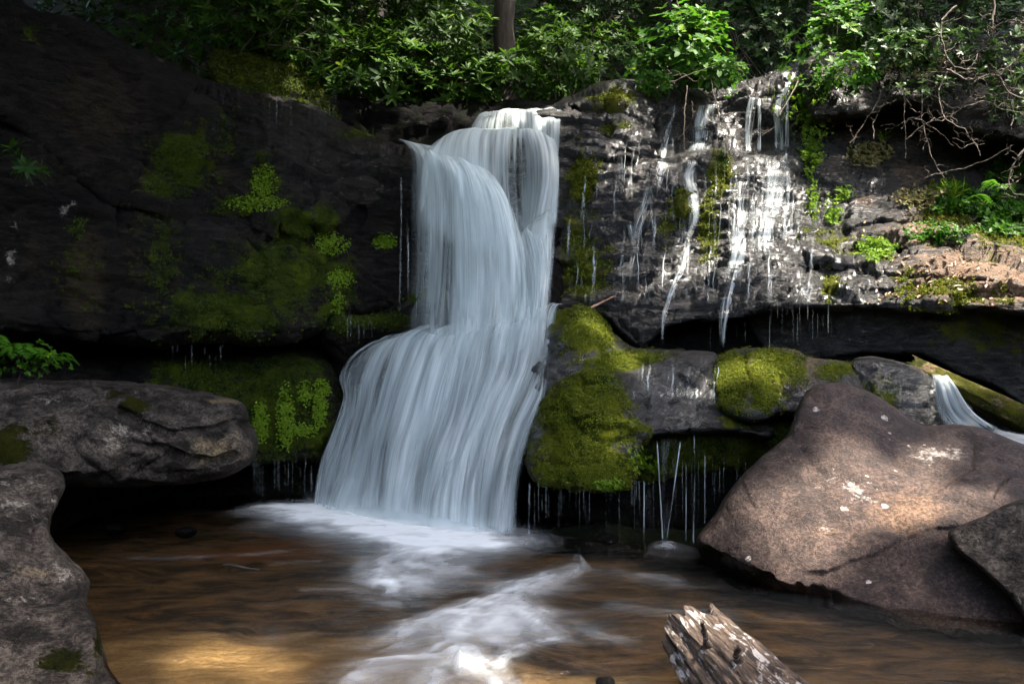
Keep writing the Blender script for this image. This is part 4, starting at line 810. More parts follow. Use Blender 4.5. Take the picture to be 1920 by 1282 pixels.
#@@LIGHTGOBO
HOLES = [(1450, 200, 12.0, .40), (1320, 300, 11.5, .25), (1170, 275, 11.2, .35), (1080, 185, 11.6, .25), (1430, 400, 10.8, .9), (1420, 330, 11.2, .5), (1300, 430, 10.9, .22), (1250, 510, 10.5, .35), (1508, 215, 11.3, .4), (1521, 300, 11.2, .35), (1600, 470, 10.2, 1.0), (1600, 330, 11.4, .45), (1700, 500, 9.9, 1.1), (1850, 520, 9.4, 1.3), (1650, 430, 10.5, .8), (1760, 470, 10.2, .9), (1905, 545, 9.1, .7), (1520, 220, 11.0, .35), (1780, 400, 10.8, .6), (1480, 540, 9.8, .4),
         (1370, 690, 8.6, .30), (1460, 680, 8.6, .28), (1140, 830, 8.0, .20), (1110, 610, 9.6, .30), (1180, 680, 9.2, .3), (1310, 740, 8.5, .18), (1760, 690, 8.6, .35), (1860, 730, 8.4, .3),
         (1650, 940, 6.3, .55), (1760, 850, 6.8, .3), (1500, 930, 6.4, .38), (1430, 960, 6.3, .28), (1520, 1010, 6.0, .38), (1780, 950, 6.1, .3), (1600, 830, 6.8, .16), (450, 1195, 4.9, .38), (600, 1175, 5.0, .14), (560, 1225, 4.6, .16), (950, 1265, 4.3, .22), (1320, 1190, 3.9, .35), (1080, 1240, 4.4, .2),
         (700, 120, 13.0, 1.3), (880, 120, 13.0, 1.1), (600, 60, 13.0, .7), (1080, 90, 14, .9), (1300, 80, 12.0, 1.1), (1520, 60, 12.0, .7), (960, 215, 11.6, .35), (540, 160, 11.5, .3), (1500, 280, 11.2, .4), (380, 770, 7.9, .18), (230, 800, 7.4, .12)]

def canopy():  # unseen leaf layer, gaps cut where sun dapples should land
    N = 82000
    p = np.stack([rng.uniform(-14, 17, N), rng.uniform(0.8, 17, N), rng.uniform(0, 1.4, N)], -1)
    p[:, 2] += np.maximum(9.6, 4.4 + 0.52 * p[:, 1] + 0 * p[:, 0])
    keep = np.ones(N, bool); sd = np.array(SUN)
    nz = 0.25 * fbm(p * 1.4, 3, 91)
    for (u, v, Y, r) in HOLES:
        t = P(u, v, Y)
        k = (p[:, 2] - t[2]) / sd[2]
        dx = p[:, 0] - (t[0] + k * sd[0]); dy = p[:, 1] - (t[1] + k * sd[1])
        d = np.sqrt(dx ** 2 + dy ** 2)
        keep &= d > r * (1.05 + nz) + 0.10
    p = p[keep]; n = len(p)
    d = unit(n); d[:, 2] *= 0.35
    V, Fc = leaves(p, d, np.tile([0, 0, 1.0], (n, 1)) + 0.5 * unit(n), rng.uniform(0.25, 0.5, n), rng.uniform(0.16, 0.28, n))
    return V, Fc, np.repeat(rng.uniform(0, 1, n), 8)
LEAF_C = leaf_mat('canopy_leaf', (0.03, 0.06, 0.008), (0.07, 0.14, 0.015), trans=0.4)
V, Fc, rn = canopy()
tag(mesh('shading_canopy', V, Fc, LEAF_C, {'rnd': rn}, smooth=False), 'unseen leaf canopy with gaps cut to place the sun dapples', 'canopy', kind='stuff')
def hill_shade_leaves(n):  # unseen leaves added to cut the sky light on the hillside
    p = np.stack([rng.uniform(-16, 18, n), rng.uniform(16, 34, n), rng.uniform(0, 2, n)], -1); p[:, 2] += 5.4 + .52 * p[:, 1]
    d = unit(n); d[:, 2] *= .35; V, Fc = leaves(p, d, np.tile([0, 0, 1.0], (n, 1)) + .5 * unit(n), rng.uniform(.6, 1.1, n), rng.uniform(.4, .6, n))
    tag(mesh('shading_canopy', V, Fc, LEAF_C, {'rnd': np.repeat(rng.uniform(0, 1, n), 8)}), 'unseen leaf cover added to shade the hillside behind the falls', 'canopy', kind='stuff')
hill_shade_leaves(5200)
def leaf_screen(n, lo, hi, label):  # unseen leaf mass added to block sky light from one side
    lo, hi = np.array(lo, float), np.array(hi, float); p = rng.uniform(0, 1, (n, 3)) * (hi - lo) + lo; p += .5 * fbm(p * .6, 2, 33)[:, None]
    d = unit(n); V, Fc = leaves(p, d, unit(n), rng.uniform(.3, .6, n), rng.uniform(.2, .35, n))
    tag(mesh('shading_leaves', V, Fc, LEAF_C, {'rnd': np.repeat(rng.uniform(0, 1, n), 8)}), label, 'undergrowth', kind='stuff')
leaf_screen(9000, (-8.5, -8, -.5), (-7, 7.5, 10), 'unseen leaf screen added to block sky light from the left')
leaf_screen(9000, (-8, -8, -.5), (9, -6.8, 3.4), 'unseen leaf screen added to block low sky light behind the tripod')
leaf_screen(7000, (7.5, -7, -.5), (9, 6, 5.0), 'unseen leaf screen added to block sky light from the right')
leaf_screen(9000, (-9, -8, 9.0), (-2.0, -1.5, 10.2), 'unseen leafy boughs added to block sky light from the upper left')

#@@SURVEY
from mathutils.bvhtree import BVHTree
def bvh_of(objs):
    Vs, Ps, o = [], [], 0
    for ob in objs:
        me = ob.data; n = len(me.vertices); co = np.empty(n * 3); me.vertices.foreach_get('co', co)
        co = co.reshape(-1, 3) + np.array(ob.location)
        Vs.append(co); lt = np.empty(len(me.polygons), np.int32); me.polygons.foreach_get('loop_total', lt)
        li = np.empty(len(me.loops), np.int32); me.loops.foreach_get('vertex_index', li)
        k = 0
        for t in lt: Ps.append(tuple(li[k:k + t] + o)); k += t
        o += n
    return BVHTree.FromPolygons([tuple(v) for v in np.vstack(Vs)], Ps)
ROCKS = [left_cliff, slab_l, lower_l, mound, right_cliff, over_r, wall_r, backr, m1, m2, m3, m4, m5, sh, wr, UR, UC]
TREE = bvh_of(ROCKS)
EYE = Vector((0, 0, H))
def survey(u, v):
    """the rock point and normal seen along a line of sight from the tripod"""
    d = Vector(((u - CX) / F, 1, -(v - CY) / F)).normalized()
    h, n, i, t = TREE.ray_cast(EYE, d)
    if h is None: return None, None
    if n.dot(d) > 0: n = -n
    return np.array(h), np.array(n)

#@@TRICKLES
TM = water_mat('trickle_water', fu=34, fv=1.6, soft=1.9, gloss=0.15, base=.6)
def trickle(pts, w, label, dens=0.8, fall=False, n=40, w2=None, off=0.03, flute=0.01, group=None, nu=None, lift=None):
    c = cr([(a, b) for a, b in pts], n); Ys = []
    last = 99
    for (u, v) in c:
        h, _ = survey(u, v)
        y = last if h is None else h[1]
        last = min(last, y) if last < 90 else y
        Ys.append(last)
    Ys = np.array(Ys)
    if lift: Ys = np.minimum(Ys, lift)
    if fall: Ys[:] = Ys[0]
    Ys = np.minimum(Ys, np.concatenate([Ys[:1], Ys[:-1]])) - off
    for _ in range(2): Ys[1:-1] = (Ys[:-2] + Ys[1:-1] * 2 + Ys[2:]) / 4
    w2 = w if w2 is None else w2
    ww = np.linspace(w, w2, n) * (1 + 0.25 * vnoise(np.stack([np.linspace(0, 6, n), 0 * Ys + w, 0 * Ys], -1), 3))
    st = [[(u + s * wi / 2, v, y - 0.012 * (1 - s * s), dens) for (u, v), wi, y in zip(c, ww, Ys)] for s in (-1, -0.3, 0.3, 1)]
    o = sheet('water_trickle', st, TM, nu or max(8, int(max(w, w2) / 2)), n, edge=(.35, .35), ends=(.06, .12), flute=flute, ff=8, seed=int(pts[0][0]))
    tag(o, label, 'trickle', group)
    return o
G1 = 'trickles running down the right cliff'
T = trickle
T([(1272, 168), (1262, 215), (1248, 262), (1240, 300)], 9, 'thin stream shooting down from the foliage nearest the big fall', .75, w2=14, group=G1)
T([(1238, 298), (1226, 345), (1212, 390), (1198, 420), (1190, 470), (1182, 505)], 34, 'pale trickle fanning over dark rock below the thin stream', .42, w2=9, group=G1)
T([(1325, 195), (1318, 240), (1312, 285)], 34, 'soft veil of water left of the twin streams', .55, w2=50, group=G1)
T([(1300, 300), (1290, 330), (1298, 365), (1302, 410), (1290, 450), (1280, 500)], 34, 'crooked trickle stepping down between two mossy bumps', .50, w2=14, group=G1)
T([(1372, 155), (1372, 180)], 18, 'short faint trickle under the leafy shrub', .35, group=G1)
T([(1412, 182), (1405, 230), (1402, 288)], 14, 'left white stream of the close pair under the top ledge', .85, w2=16, group=G1)
T([(1424, 184), (1424, 230), (1424, 286)], 9, 'right white stream of the close pair under the top ledge', .8, group=G1)
T([(1482, 135), (1474, 165), (1462, 200), (1462, 290)], 26, 'bright stream falling in front of the green hanging plant', .70, w2=20, group=G1)
T([(1476, 180), (1476, 240), (1474, 300)], 8, 'narrow white stream touching the green hanging plant', .85, group=G1)
T([(1445, 290), (1440, 330), (1430, 370), (1420, 420), (1412, 470)], 120, 'broad white film of water spreading down the stepped ledges', .08, w2=90, n=60, flute=.015, group=G1)
T([(1460, 300), (1458, 330), (1448, 380), (1436, 430), (1428, 480)], 44, 'dense white core of the stepped cascade', .26, w2=30, n=60, group=G1)
T([(1390, 340), (1386, 380), (1380, 440), (1372, 500)], 26, 'faint left edge trickle of the stepped cascade', .42, w2=16, group=G1)
T([(1400, 430), (1384, 480), (1368, 540), (1356, 600), (1354, 652)], 40, 'long faint trickle running to the lip of the undercut', .42, w2=7, n=60, group=G1)
T([(1285, 490), (1262, 540), (1246, 590), (1240, 650)], 12, 'slender trickle dropping over the undercut beside the mossy hump', .6, w2=8, n=50, group=G1)
T([(1180, 420), (1186, 470), (1180, 530)], 10, 'barely visible trickle on black rock near the falls', .35, w2=6, group=G1)
T([(1444, 590), (1443, 652)], 5, 'single thread falling in front of the black undercut', .6, fall=True, group=G1)
def rivulets(n, u0, u1, v0, v1, label):
    parts = []; VV, FF, DD, UU, o = [], [], [], [], 0
    for q in range(n):
        u = rng.uniform(u0, u1); v = rng.uniform(v0, v1); L = rng.uniform(20, 120); k = 16
        us = u + np.cumsum(rng.normal(-.25, .8, k)); vs = np.linspace(v, min(v + L, v1 + 8), k); w = rng.uniform(1.0, 6)
        Ys = []; last = 99
        for a, b in zip(us, vs):
            h, _ = survey(a, b); y = last if h is None else h[1]; last = min(last, y) if last < 90 else y; Ys.append(last)
        Ys = np.array(Ys)
        if Ys.max() > 50 or Ys.max() - Ys.min() > 1.2: continue
        d0 = rng.uniform(.08, .5)
        for sgn in (-1, 0, 1):
            VV.append(P(us + sgn * w / 2, vs, Ys - .025 + .008 * abs(sgn))); DD.append(d0 * (1 - .85 * abs(sgn)) * np.sin(np.linspace(.1, 3.05, k)) ** .7); UU.append(np.stack([np.full(k, q * .31 + sgn * .02), np.linspace(0, L / 150, k)], -1))
        for g in (0, 1):
            b0 = o + g * k; r_ = np.arange(k - 1); FF.append(np.stack([b0 + r_, b0 + k + r_, b0 + k + r_ + 1, b0 + r_ + 1], -1))
        o += 3 * k
    tag(mesh('trickling_water', np.vstack(VV), np.vstack(FF), TM, {'dens': np.concatenate(DD)}, np.vstack(UU)), label, 'trickling water', kind='stuff')
rivulets(150, 1150, 1540, 250, 560, 'countless fine rivulets glistening on the wet right cliff')
rivulets(70, 1380, 1500, 290, 440, 'broken white rivulets filling the stepped cascade')
rivulets(45, 1180, 1350, 670, 740, 'fine rivulets over the silver shoulder of the mossy boulder')
rivulets(22, 1060, 1120, 330, 560, 'spray streaks on rock just right of the upper fall')
G2 = 'threads of water under the mossy ledge'
def thread(u0, v0, u1, v1, Y, w, label, dens=.8, w2=None, group=G2):
    n = 24; t = np.linspace(0, 1, n); w2 = w if w2 is None else w2
    st = [[(u0 + (u1 - u0) * a + s * (w + (w2 - w) * a) / 2, v0 + (v1 - v0) * a, Y - .006 * (1 - s * s), dens) for a in t] for s in (-1, -.3, .3, 1)]
    return tag(sheet('water_thread', st, TM, 8, n, edge=(.3, .3), ends=(.04, .04), flute=.003, seed=int(u0)), label, 'water thread', group)
thread(1232, 826, 1243, 1014, 7.5, 3, 'left arm of the V shaped pair of threads above the wet stone', .65)
thread(1276, 826, 1250, 1014, 7.5, 3, 'right arm of the V shaped pair of threads above the wet stone', .65)
thread(1254, 822, 1247, 1014, 7.55, 42, 'thin film of water stretched between the V shaped threads', .07, w2=8)
thread(1302, 815, 1300, 1020, 7.5, 3, 'long straight thread falling just right of the V shaped pair', .55)
thread(1322, 850, 1322, 985, 7.5, 3.5, 'short bright thread nearest the brown boulder', .5)
thread(1287, 870, 1286, 1018, 7.5, 3, 'hair thin thread between the V shaped pair and the long straight thread', .6)
thread(993, 905, 992, 1004, 7.9, 4, 'thread at the mossy boulder edge next to the big fall', .6)
thread(1208, 900, 1207, 1030, 7.6, 3, 'lone hair thin thread left of the wet stone', .5)
thread(752, 330, 750, 590, 10.6, 4, 'leftmost free falling thread beside the main veil', .22, group='stray threads beside the main veil')
thread(762, 300, 768, 618, 10.6, 5, 'free falling thread closest to the main veil', .28, group='stray threads beside the main veil')
def drips(spans, label, Yof, w=(0.7, 1.7), dens=(.02, .22)):
    VV, FF, DD, UU, o = [], [], [], [], 0
    for (u0, u1, va, vb, cnt) in spans:
        for _ in range(cnt):
            u = rng.uniform(u0, u1); t0 = va + rng.uniform(-25, 15); ln = (vb - va) * rng.uniform(.15, 1.05) ** 1.0; Y = Yof(u) + rng.uniform(-.12, .12)
            ww = rng.uniform(*w); a = np.linspace(0, 1, 6); dd = rng.uniform(*dens)
            p = P(np.full(6, u), t0 + ln * a, Y)
            hw = ww / F * Y / 2
            for k in range(3):                         # three-sided threads
                an = k * 2.09 + 0.5
                VV.append(p + np.array([np.cos(an) * hw, np.sin(an) * hw, 0]))
                DD.append(dd * np.sin(np.pi * np.clip(a * .9 + .1, 0, 1)) ** .5 + .02); UU.append(np.stack([np.full(6, u * .37 + k), a * ln * .01], -1))
            for k in range(3):
                b0 = o + k * 6; b1 = o + ((k + 1) % 3) * 6
                FF.append(np.stack([b0 + np.arange(5), b1 + np.arange(5), b1 + 1 + np.arange(5), b0 + 1 + np.arange(5)], -1))
            o += 18
    tag(mesh('dripping_water', np.vstack(VV), np.vstack(FF), TM, {'dens': np.concatenate(DD)}, np.vstack(UU)), label, 'dripping water', kind='stuff')
drips([(1000, 1240, 912, 1010, 46), (1240, 1400, 880, 990, 18)], 'fine curtain of drips under the mossy boulder right of the falls', lambda u: 7.85)
drips([(475, 590, 868, 935, 34)], 'fine curtain of drips left of the foot of the falls', lambda u: 10.0)
drips([(1440, 1570, 582, 660, 20), (1180, 1440, 605, 650, 16)], 'fine drips along the undercut of the right cliff', lambda u: 9.55 if u > 1400 else 9.9)
drips([(1620, 1760, 740, 800, 26)], 'drips on the dark ledge behind the brown boulder', lambda u: 8.3)
drips([(320, 420, 655, 700, 10), (640, 700, 600, 650, 12)], 'sparse drips beneath the shaded left cliff', lambda u: 9.2 if u < 500 else 10.0)
drips([(370, 640, 190, 300, 40)], 'thin seeps hanging from the lip of the left cliff', lambda u: 9.1 + (u - 370) * .0045, dens=(.01, .05))
# side cascade
sc = sheet('small_waterfall', [
    [(1746, 704, 8.6, .8), (1748, 725, 8.3, .8), (1756, 770, 8.2, .8), (1775, 806, 8.0, .9)],
    [(1762, 702, 8.6, .7), (1768, 722, 8.25, .9), (1785, 770, 8.1, .6), (1830, 812, 7.9, 1)],
    [(1778, 704, 8.6, 1), (1792, 724, 8.2, 1), (1822, 774, 8.0, 1), (1880, 818, 7.8, 1)],
    [(1790, 710, 8.6, .7), (1806, 738, 8.25, .6), (1846, 782, 8.0, .8), (1930, 822, 7.8, 1)]], WATER, 60, 50, edge=(.35, .4), ends=(.05, .2), flute=.06, ff=7, seed=51)
tag(sc, 'small side cascade pouring past the mossy log on the right', 'waterfall')
trf = foam([], 0) if False else None
def puff(streams, label, seed, mat=None):
    o = sheet('foam', streams, mat or FOAM, 40, 40, edge=(.3, .3), ends=(.2, .3), flute=.02, seed=seed); return tag(o, label, 'foam', kind='stuff')
puff([[(1860, 800, 7.9, .9), (1920, 812, 7.8, .9), (2000, 822, 7.7, .6)], [(1850, 812, 7.8, 1), (1920, 824, 7.7, 1), (2000, 834, 7.6, .7)], [(1850, 826, 7.7, .8), (1910, 836, 7.6, .8), (1990, 846, 7.5, .5)]], 'white foam behind the brown boulder under the side cascade', 61)
puff([[(1222, 1020, 7.1, .4), (1245, 1008, 7.1, .8), (1275, 1016, 7.1, .4)], [(1215, 1030, 7.0, .3), (1246, 1018, 6.98, .9), (1282, 1026, 7.0, .4)], [(1212, 1040, 7.0, .1), (1246, 1034, 6.95, .5), (1290, 1040, 6.95, .2)]], 'little spray where threads strike the wet stone', 62)

#@@HILLSIDE
hx = np.arange(-30, 30.1, .35); hy = np.arange(10.5, 44, .35); HX, HY = np.meshgrid(hx, hy)
def hill_z(x, y):
    z = 4.3 + .78 * (y - 12.6) + np.clip(-x - 2, 0, 9) * .30 + np.clip(x - 2.5, 0, 8) * .12
    z = np.where(y < 12.6, 4.3 + (y - 12.6) * 3.0 + np.clip(-x - 2, 0, 9) * .30, z)
    return z
HZ = hill_z(HX, HY) + .35 * fbm(np.stack([HX, HY, 0 * HX], -1) * .5, 4, 61)
m_, n_ = HX.shape; ii, jj = np.meshgrid(np.arange(m_ - 1), np.arange(n_ - 1), indexing='ij'); a1 = (ii * n_ + jj).ravel()
tag(mesh('hillside', np.stack([HX, HY, HZ], -1).reshape(-1, 3), np.stack([a1, a1 + 1, a1 + n_ + 1, a1 + n_], -1), EARTH), 'steep dark hillside behind the falls', 'hillside', kind='structure')

#@@PLANTS
BARK = plain_mat('bark', (0.012, 0.009, 0.007), (0.042, 0.032, 0.024), 9, 0.9, 0.03, (1, 1, .25))
TWIG = plain_mat('twig_bark', (0.035, 0.026, 0.017), (0.12, 0.092, 0.065), 20, 0.8, 0.004)
RHODO = leaf_mat('rhododendron_leaf', (0.010, 0.038, 0.003), (0.055, 0.125, 0.009), (0.17, 0.24, 0.012), rough=.55, trans=.4)
BROAD = leaf_mat('broad_leaf', (0.02, 0.075, 0.004), (0.07, 0.19, 0.01), (0.22, 0.34, 0.01), rough=.5, trans=.45)
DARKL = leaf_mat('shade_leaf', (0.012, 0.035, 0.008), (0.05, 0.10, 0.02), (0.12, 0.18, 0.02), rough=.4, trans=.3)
BRIGHT = leaf_mat('fresh_leaf', (0.07, 0.15, 0.01), (0.22, 0.36, 0.02), (0.42, 0.45, 0.06), rough=.5, trans=.4)
LIVER = leaf_mat('liverwort', (0.05, 0.10, 0.004), (0.19, 0.31, 0.008), None, rough=.5, trans=.3)
REDL = leaf_mat('reddish_leaf', (0.14, 0.16, 0.03), (0.26, 0.20, 0.10), (0.45, 0.30, 0.22), rough=.5, trans=.3)
FERN = leaf_mat('fern_leaf', (0.015, 0.07, 0.004), (0.10, 0.26, 0.015), None, rough=.45, trans=.4)
def ell(n, rx, ry, rz, shell=.45):
    d = unit(n); r = (rng.uniform(shell ** 3, 1, n)) ** (1 / 3); return d * r[:, None] * np.array([rx, ry, rz]), d
def shrub(name, u, v, Y, r, n, mat, label, cat_='shrub', group=None, k=8, length=.17, width=.045, stems=9, spread=1.15, lump=.35, stemr=.012, drop=1.2):
    c = P(u, v, Y); root = empty(name, c - np.array([0, 0, r[2] * drop]), label, cat_, group)
    off, d = ell(n, *r)
    ln = 1 + lump * fbm(d * 2.3 + u, 3, 5)
    off = off * ln[:, None]
    gap = fbm((off + c) * 1.6, 3, 15) > -.28
    off, d = off[gap], d[gap]
    ax = d * .6 + np.array([0, -.35, .75]) + .35 * unit(len(d))
    V, Fc, rn = whorls(off + c, ax, k, length, width, spread)
    mesh('foliage', V, Fc, mat, {'rnd': rn}, smooth=True, parent=root)
    base = np.array(root.location); L, Rr = [], []
    for i in range(stems):
        j = rng.integers(len(off)); main = wander(base + rng.normal(0, .08, 3), c + off[j], 9, .12, i + int(u)); L.append(main); Rr.append((stemr * 1.8, stemr * .5))
        for _ in range(3):
            q = rng.integers(len(off)); a = main[rng.integers(3, 8)]
            if np.linalg.norm(c + off[q] - a) < max(r) * 1.1: L.append(wander(a, c + off[q], 6, .12, q)); Rr.append((stemr * .8, stemr * .3))
    L2, R2 = L, Rr
    V, Fc = tubes(L2, R2); mesh('stem', V, Fc, BARK, parent=root)
    return root
GR = 'rhododendrons on the bank above the falls'
S = shrub
S('rhododendron', 690, 150, 12.6, (1.25, .8, .75), 300, RHODO, 'rhododendron with crisp leaf whorls just above the left cliff lip', group=GR)
S('rhododendron', 560, 60, 12.9, (1.2, .8, .9), 260, RHODO, 'shaded rhododendron above the mossy bank', group=GR)
S('rhododendron', 800, 80, 13.2, (1.1, .9, .95), 300, RHODO, 'sunlit rhododendron left of the tree trunk', group=GR)
S('rhododendron', 860, 165, 12.9, (1.0, .6, .45), 200, RHODO, 'low rhododendron hanging over the lip left of the top curtain', group=GR)
S('rhododendron', 700, 10, 14, (1.6, .9, 1.0), 280, RHODO, 'tall rhododendron cut by the top edge above the crisp one', group=GR)
S('rhododendron', 945, 140, 12.8, (.55, .4, .35), 110, RHODO, 'small rhododendron covering the foot of the tree trunk', group=GR, length=.14)
S('rhododendron', 1050, 115, 13.6, (.85, .8, .85), 240, RHODO, 'rhododendron right of the tree trunk and above the top curtain', group=GR, length=.14)
S('rhododendron', 1120, 110, 14.2, (1.0, .9, .7), 220, RHODO, 'small leaved rhododendron behind the rounded right cliff top', group=GR, length=.12, width=.034)
S('rhododendron', 1120, 20, 15, (1.3, .9, .9), 240, RHODO, 'bright rhododendron at the top edge right of the trunk', group=GR, length=.15)
S('rhododendron', 430, 30, 12.6, (1.2, .8, .8), 220, RHODO, 'dark rhododendron in deep shade, top left', group=GR)
GB = 'leafy bushes above the right cliff'
S('leafy_bush', 1285, 85, 11.9, (.72, .6, .62), 230, BROAD, 'bright green bush with pointed leaves over the thin stream', group=GB, k=5, length=.115, width=.062, spread=1.3, stemr=.008, drop=1.1)
S('leafy_bush', 1225, 120, 12.2, (.5, .5, .35), 120, BROAD, 'small yellowish bush behind the rounded cliff top', group=GB, k=5, length=.09, width=.045, spread=1.3, stemr=.006, drop=1.1)
S('leafy_bush', 1340, 135, 11.7, (.45, .35, .22), 70, BROAD, 'drooping spray of large leaves over the twig', group=GB, k=4, length=.13, width=.075, spread=1.5, stemr=.006, drop=1.0)
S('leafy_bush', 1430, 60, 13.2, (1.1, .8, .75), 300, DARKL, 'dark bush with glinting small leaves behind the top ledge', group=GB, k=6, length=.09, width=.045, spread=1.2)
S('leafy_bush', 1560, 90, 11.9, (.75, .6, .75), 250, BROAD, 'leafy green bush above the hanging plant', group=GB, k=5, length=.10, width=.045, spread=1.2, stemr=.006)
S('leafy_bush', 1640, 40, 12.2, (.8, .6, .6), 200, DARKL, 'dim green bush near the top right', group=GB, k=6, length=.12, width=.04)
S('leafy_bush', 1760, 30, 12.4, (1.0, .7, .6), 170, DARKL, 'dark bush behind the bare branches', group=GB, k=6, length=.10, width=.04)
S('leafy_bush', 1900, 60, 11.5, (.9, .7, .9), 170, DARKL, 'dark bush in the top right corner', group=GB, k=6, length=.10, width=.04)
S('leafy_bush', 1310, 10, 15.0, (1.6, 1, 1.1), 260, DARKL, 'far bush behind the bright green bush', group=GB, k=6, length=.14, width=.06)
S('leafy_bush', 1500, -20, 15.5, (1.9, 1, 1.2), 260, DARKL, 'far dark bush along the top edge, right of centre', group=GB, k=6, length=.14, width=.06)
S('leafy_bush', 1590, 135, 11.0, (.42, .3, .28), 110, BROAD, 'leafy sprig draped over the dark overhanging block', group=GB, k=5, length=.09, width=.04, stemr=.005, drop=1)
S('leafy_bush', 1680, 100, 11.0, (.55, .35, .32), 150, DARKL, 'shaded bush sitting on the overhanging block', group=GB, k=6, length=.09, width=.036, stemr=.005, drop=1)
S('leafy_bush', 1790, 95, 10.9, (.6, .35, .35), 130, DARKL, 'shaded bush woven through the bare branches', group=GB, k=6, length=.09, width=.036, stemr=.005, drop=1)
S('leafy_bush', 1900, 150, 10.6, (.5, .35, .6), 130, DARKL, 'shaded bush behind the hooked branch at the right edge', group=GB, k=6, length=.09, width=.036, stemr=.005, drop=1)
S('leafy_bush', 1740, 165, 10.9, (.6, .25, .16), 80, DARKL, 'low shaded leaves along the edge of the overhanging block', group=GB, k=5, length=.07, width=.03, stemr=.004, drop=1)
def tree(u0, v0, Y, rad, hgt, cr_, n, label, seed, lean=.3, mat=DARKL):
    b = P(u0, v0, Y); b[2] = float(hill_z(b[0], b[1])) - .3
    root = empty('tree', b, label, 'tree', 'trees on the hillside')
    top = b + np.array([lean, .2, hgt]); ln = wander(b, top, 26, .035, seed)
    L, Rr = [ln], [(rad * 1.25, rad * .55)]
    V, Fc = tubes(L, Rr, 14)
    q = V.copy(); cx = np.repeat(ln, 14, 0)[:len(V)]; dd = V - cx; rr = np.linalg.norm(dd, axis=1, keepdims=True) + 1e-6
    V = V + dd / rr * rad * .22 * fbm(q * np.array([9, 9, 1.6]), 4, 8, ridge=True)[:, None]
    mesh('trunk', V, Fc, BARK, parent=root)
    BL, BR, tips = [], [], []
    for i in range(12):
        a = ln[rng.integers(11, 25)]; d = unit(1)[0]; d[2] = abs(d[2]) * .4 + .1; e = a + d * cr_ * rng.uniform(.6, 1.1)
        BL.append(wander(a, e, 9, .15, seed + i)); BR.append((rad * .28, .015)); tips.append(BL[-1])
    V, Fc = tubes(BL, BR, 5); mesh('branch', V, Fc, BARK, parent=root)
    tp = np.vstack([t[3:] for t in tips]); c = tp[rng.integers(len(tp), size=n)] + rng.normal(0, .45, (n, 3))
    V, Fc, rn = whorls(c, np.array([0, -.2, 1.0]) + .6 * unit(n), 6, .16, .075, 1.3)
    mesh('crown', V, Fc, mat, {'rnd': rn}, parent=root)
tree(944, 60, 13.3, .17, 9, 2.6, 900, 'thick rough barked tree trunk rising behind the rhododendrons', 1, .1)
tree(1240, 20, 19, .2, 9, 2.8, 900, 'tree far behind the bright green bush', 2)
tree(1500, 20, 18, .16, 9, 2.8, 900, 'tree behind the dark bush right of centre', 3)
tree(700, 0, 19, .2, 9, 3, 900, 'tree far up the hillside left of centre', 4)
tree(380, 0, 17, .22, 9, 3, 900, 'tree in deep shade above the left cliff', 5)
tree(1800, 0, 16, .2, 9, 3, 900, 'tree behind the bare branches on the right', 6)
def under(x0, x1, y0, y1, n, label, mat, length):
    x = rng.uniform(x0, x1, n); y = rng.uniform(y0, y1, n); z = hill_z(x, y) + rng.uniform(.05, .8, n)
    V, Fc, rn = whorls(np.stack([x, y, z], -1), np.array([0, -.7, .8]) + .5 * unit(n), 6, length, length * .4, 1.3)
    tag(mesh('undergrowth', V, Fc, mat, {'rnd': rn}), label, 'undergrowth', kind='stuff')
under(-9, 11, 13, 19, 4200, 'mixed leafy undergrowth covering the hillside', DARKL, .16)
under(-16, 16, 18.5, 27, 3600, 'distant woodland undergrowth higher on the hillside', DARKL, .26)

def clump(name, u, v, ru, rv, n, length, mat, label, cat_='small plant', hang=0.0, group=None, k=4, depth=.10, width=.5, Y=None):
    """a small plant rooted on the rock found there"""
    pts, axs = [], []
    for _ in range(n):
        a = unit(1)[0][:2] * rng.uniform(0, 1) ** .6 * 1.1; uu, vv = u + a[0] * ru, v + a[1] * rv
        h, nn = survey(uu, vv)
        if h is None or (Y is not None and abs(h[1] - Y) > .6):
            h = P(uu, vv, Y if Y is not None else 10.0); nn = np.array([0, -1., 0])
        pts.append(h + nn * rng.uniform(0.01, depth) - np.array([0, 0, hang * rng.uniform(0, .05)])); axs.append(nn * .8 + np.array([0, 0, .6 - hang]))
    pts = np.array(pts); axs = np.array(axs) + .5 * unit(n)
    V, Fc, rn = whorls(pts, axs, k, length, length * width, 1.1, var=.4)
    return tag(mesh(name, V, Fc, mat, {'rnd': rn}), label, cat_, group)
C = clump
GC = 'small plants rooted on the right cliff'
C('hanging_plant', 1508, 215, 22, 60, 520, .035, BRIGHT, 'bright yellow green creeper hanging beside the white streams', hang=.6, group=GC, depth=.5)
C('hanging_plant', 1530, 165, 26, 30, 200, .05, BROAD, 'green leafy top of the hanging creeper', group=GC, depth=.2)
C('cliff_plant', 1521, 290, 20, 32, 300, .035, BRIGHT, 'bright green tuft on the ledge beneath the creeper', hang=.2, group=GC)
C('cliff_plant', 1522, 365, 11, 55, 200, .026, BRIGHT, 'thin green strand trailing down below the bright tuft', hang=.6, group=GC)
C('cliff_plant', 1625, 292, 44, 24, 320, .045, REDL, 'reddish and green plant cluster on the shaded ledge edge', group=GC)
C('cliff_plant', 1560, 400, 16, 26, 140, .03, BRIGHT, 'small tuft dangling over the crack left of the sunlit slope', hang=.4, group=GC)
C('cliff_plant', 1582, 365, 16, 16, 110, .03, BRIGHT, 'tiny olive tuft on the brown rock lump', hang=.3, group=GC)
C('cliff_plant', 1642, 468, 38, 26, 360, .036, BRIGHT, 'round yellow green cushion plant in the middle of the sunlit ledge', hang=.2, group=GC)
C('cliff_plant', 1720, 375, 50, 20, 260, .05, REDL, 'straggly plant with reddish leaves on top of the sunlit slope', group=GC)
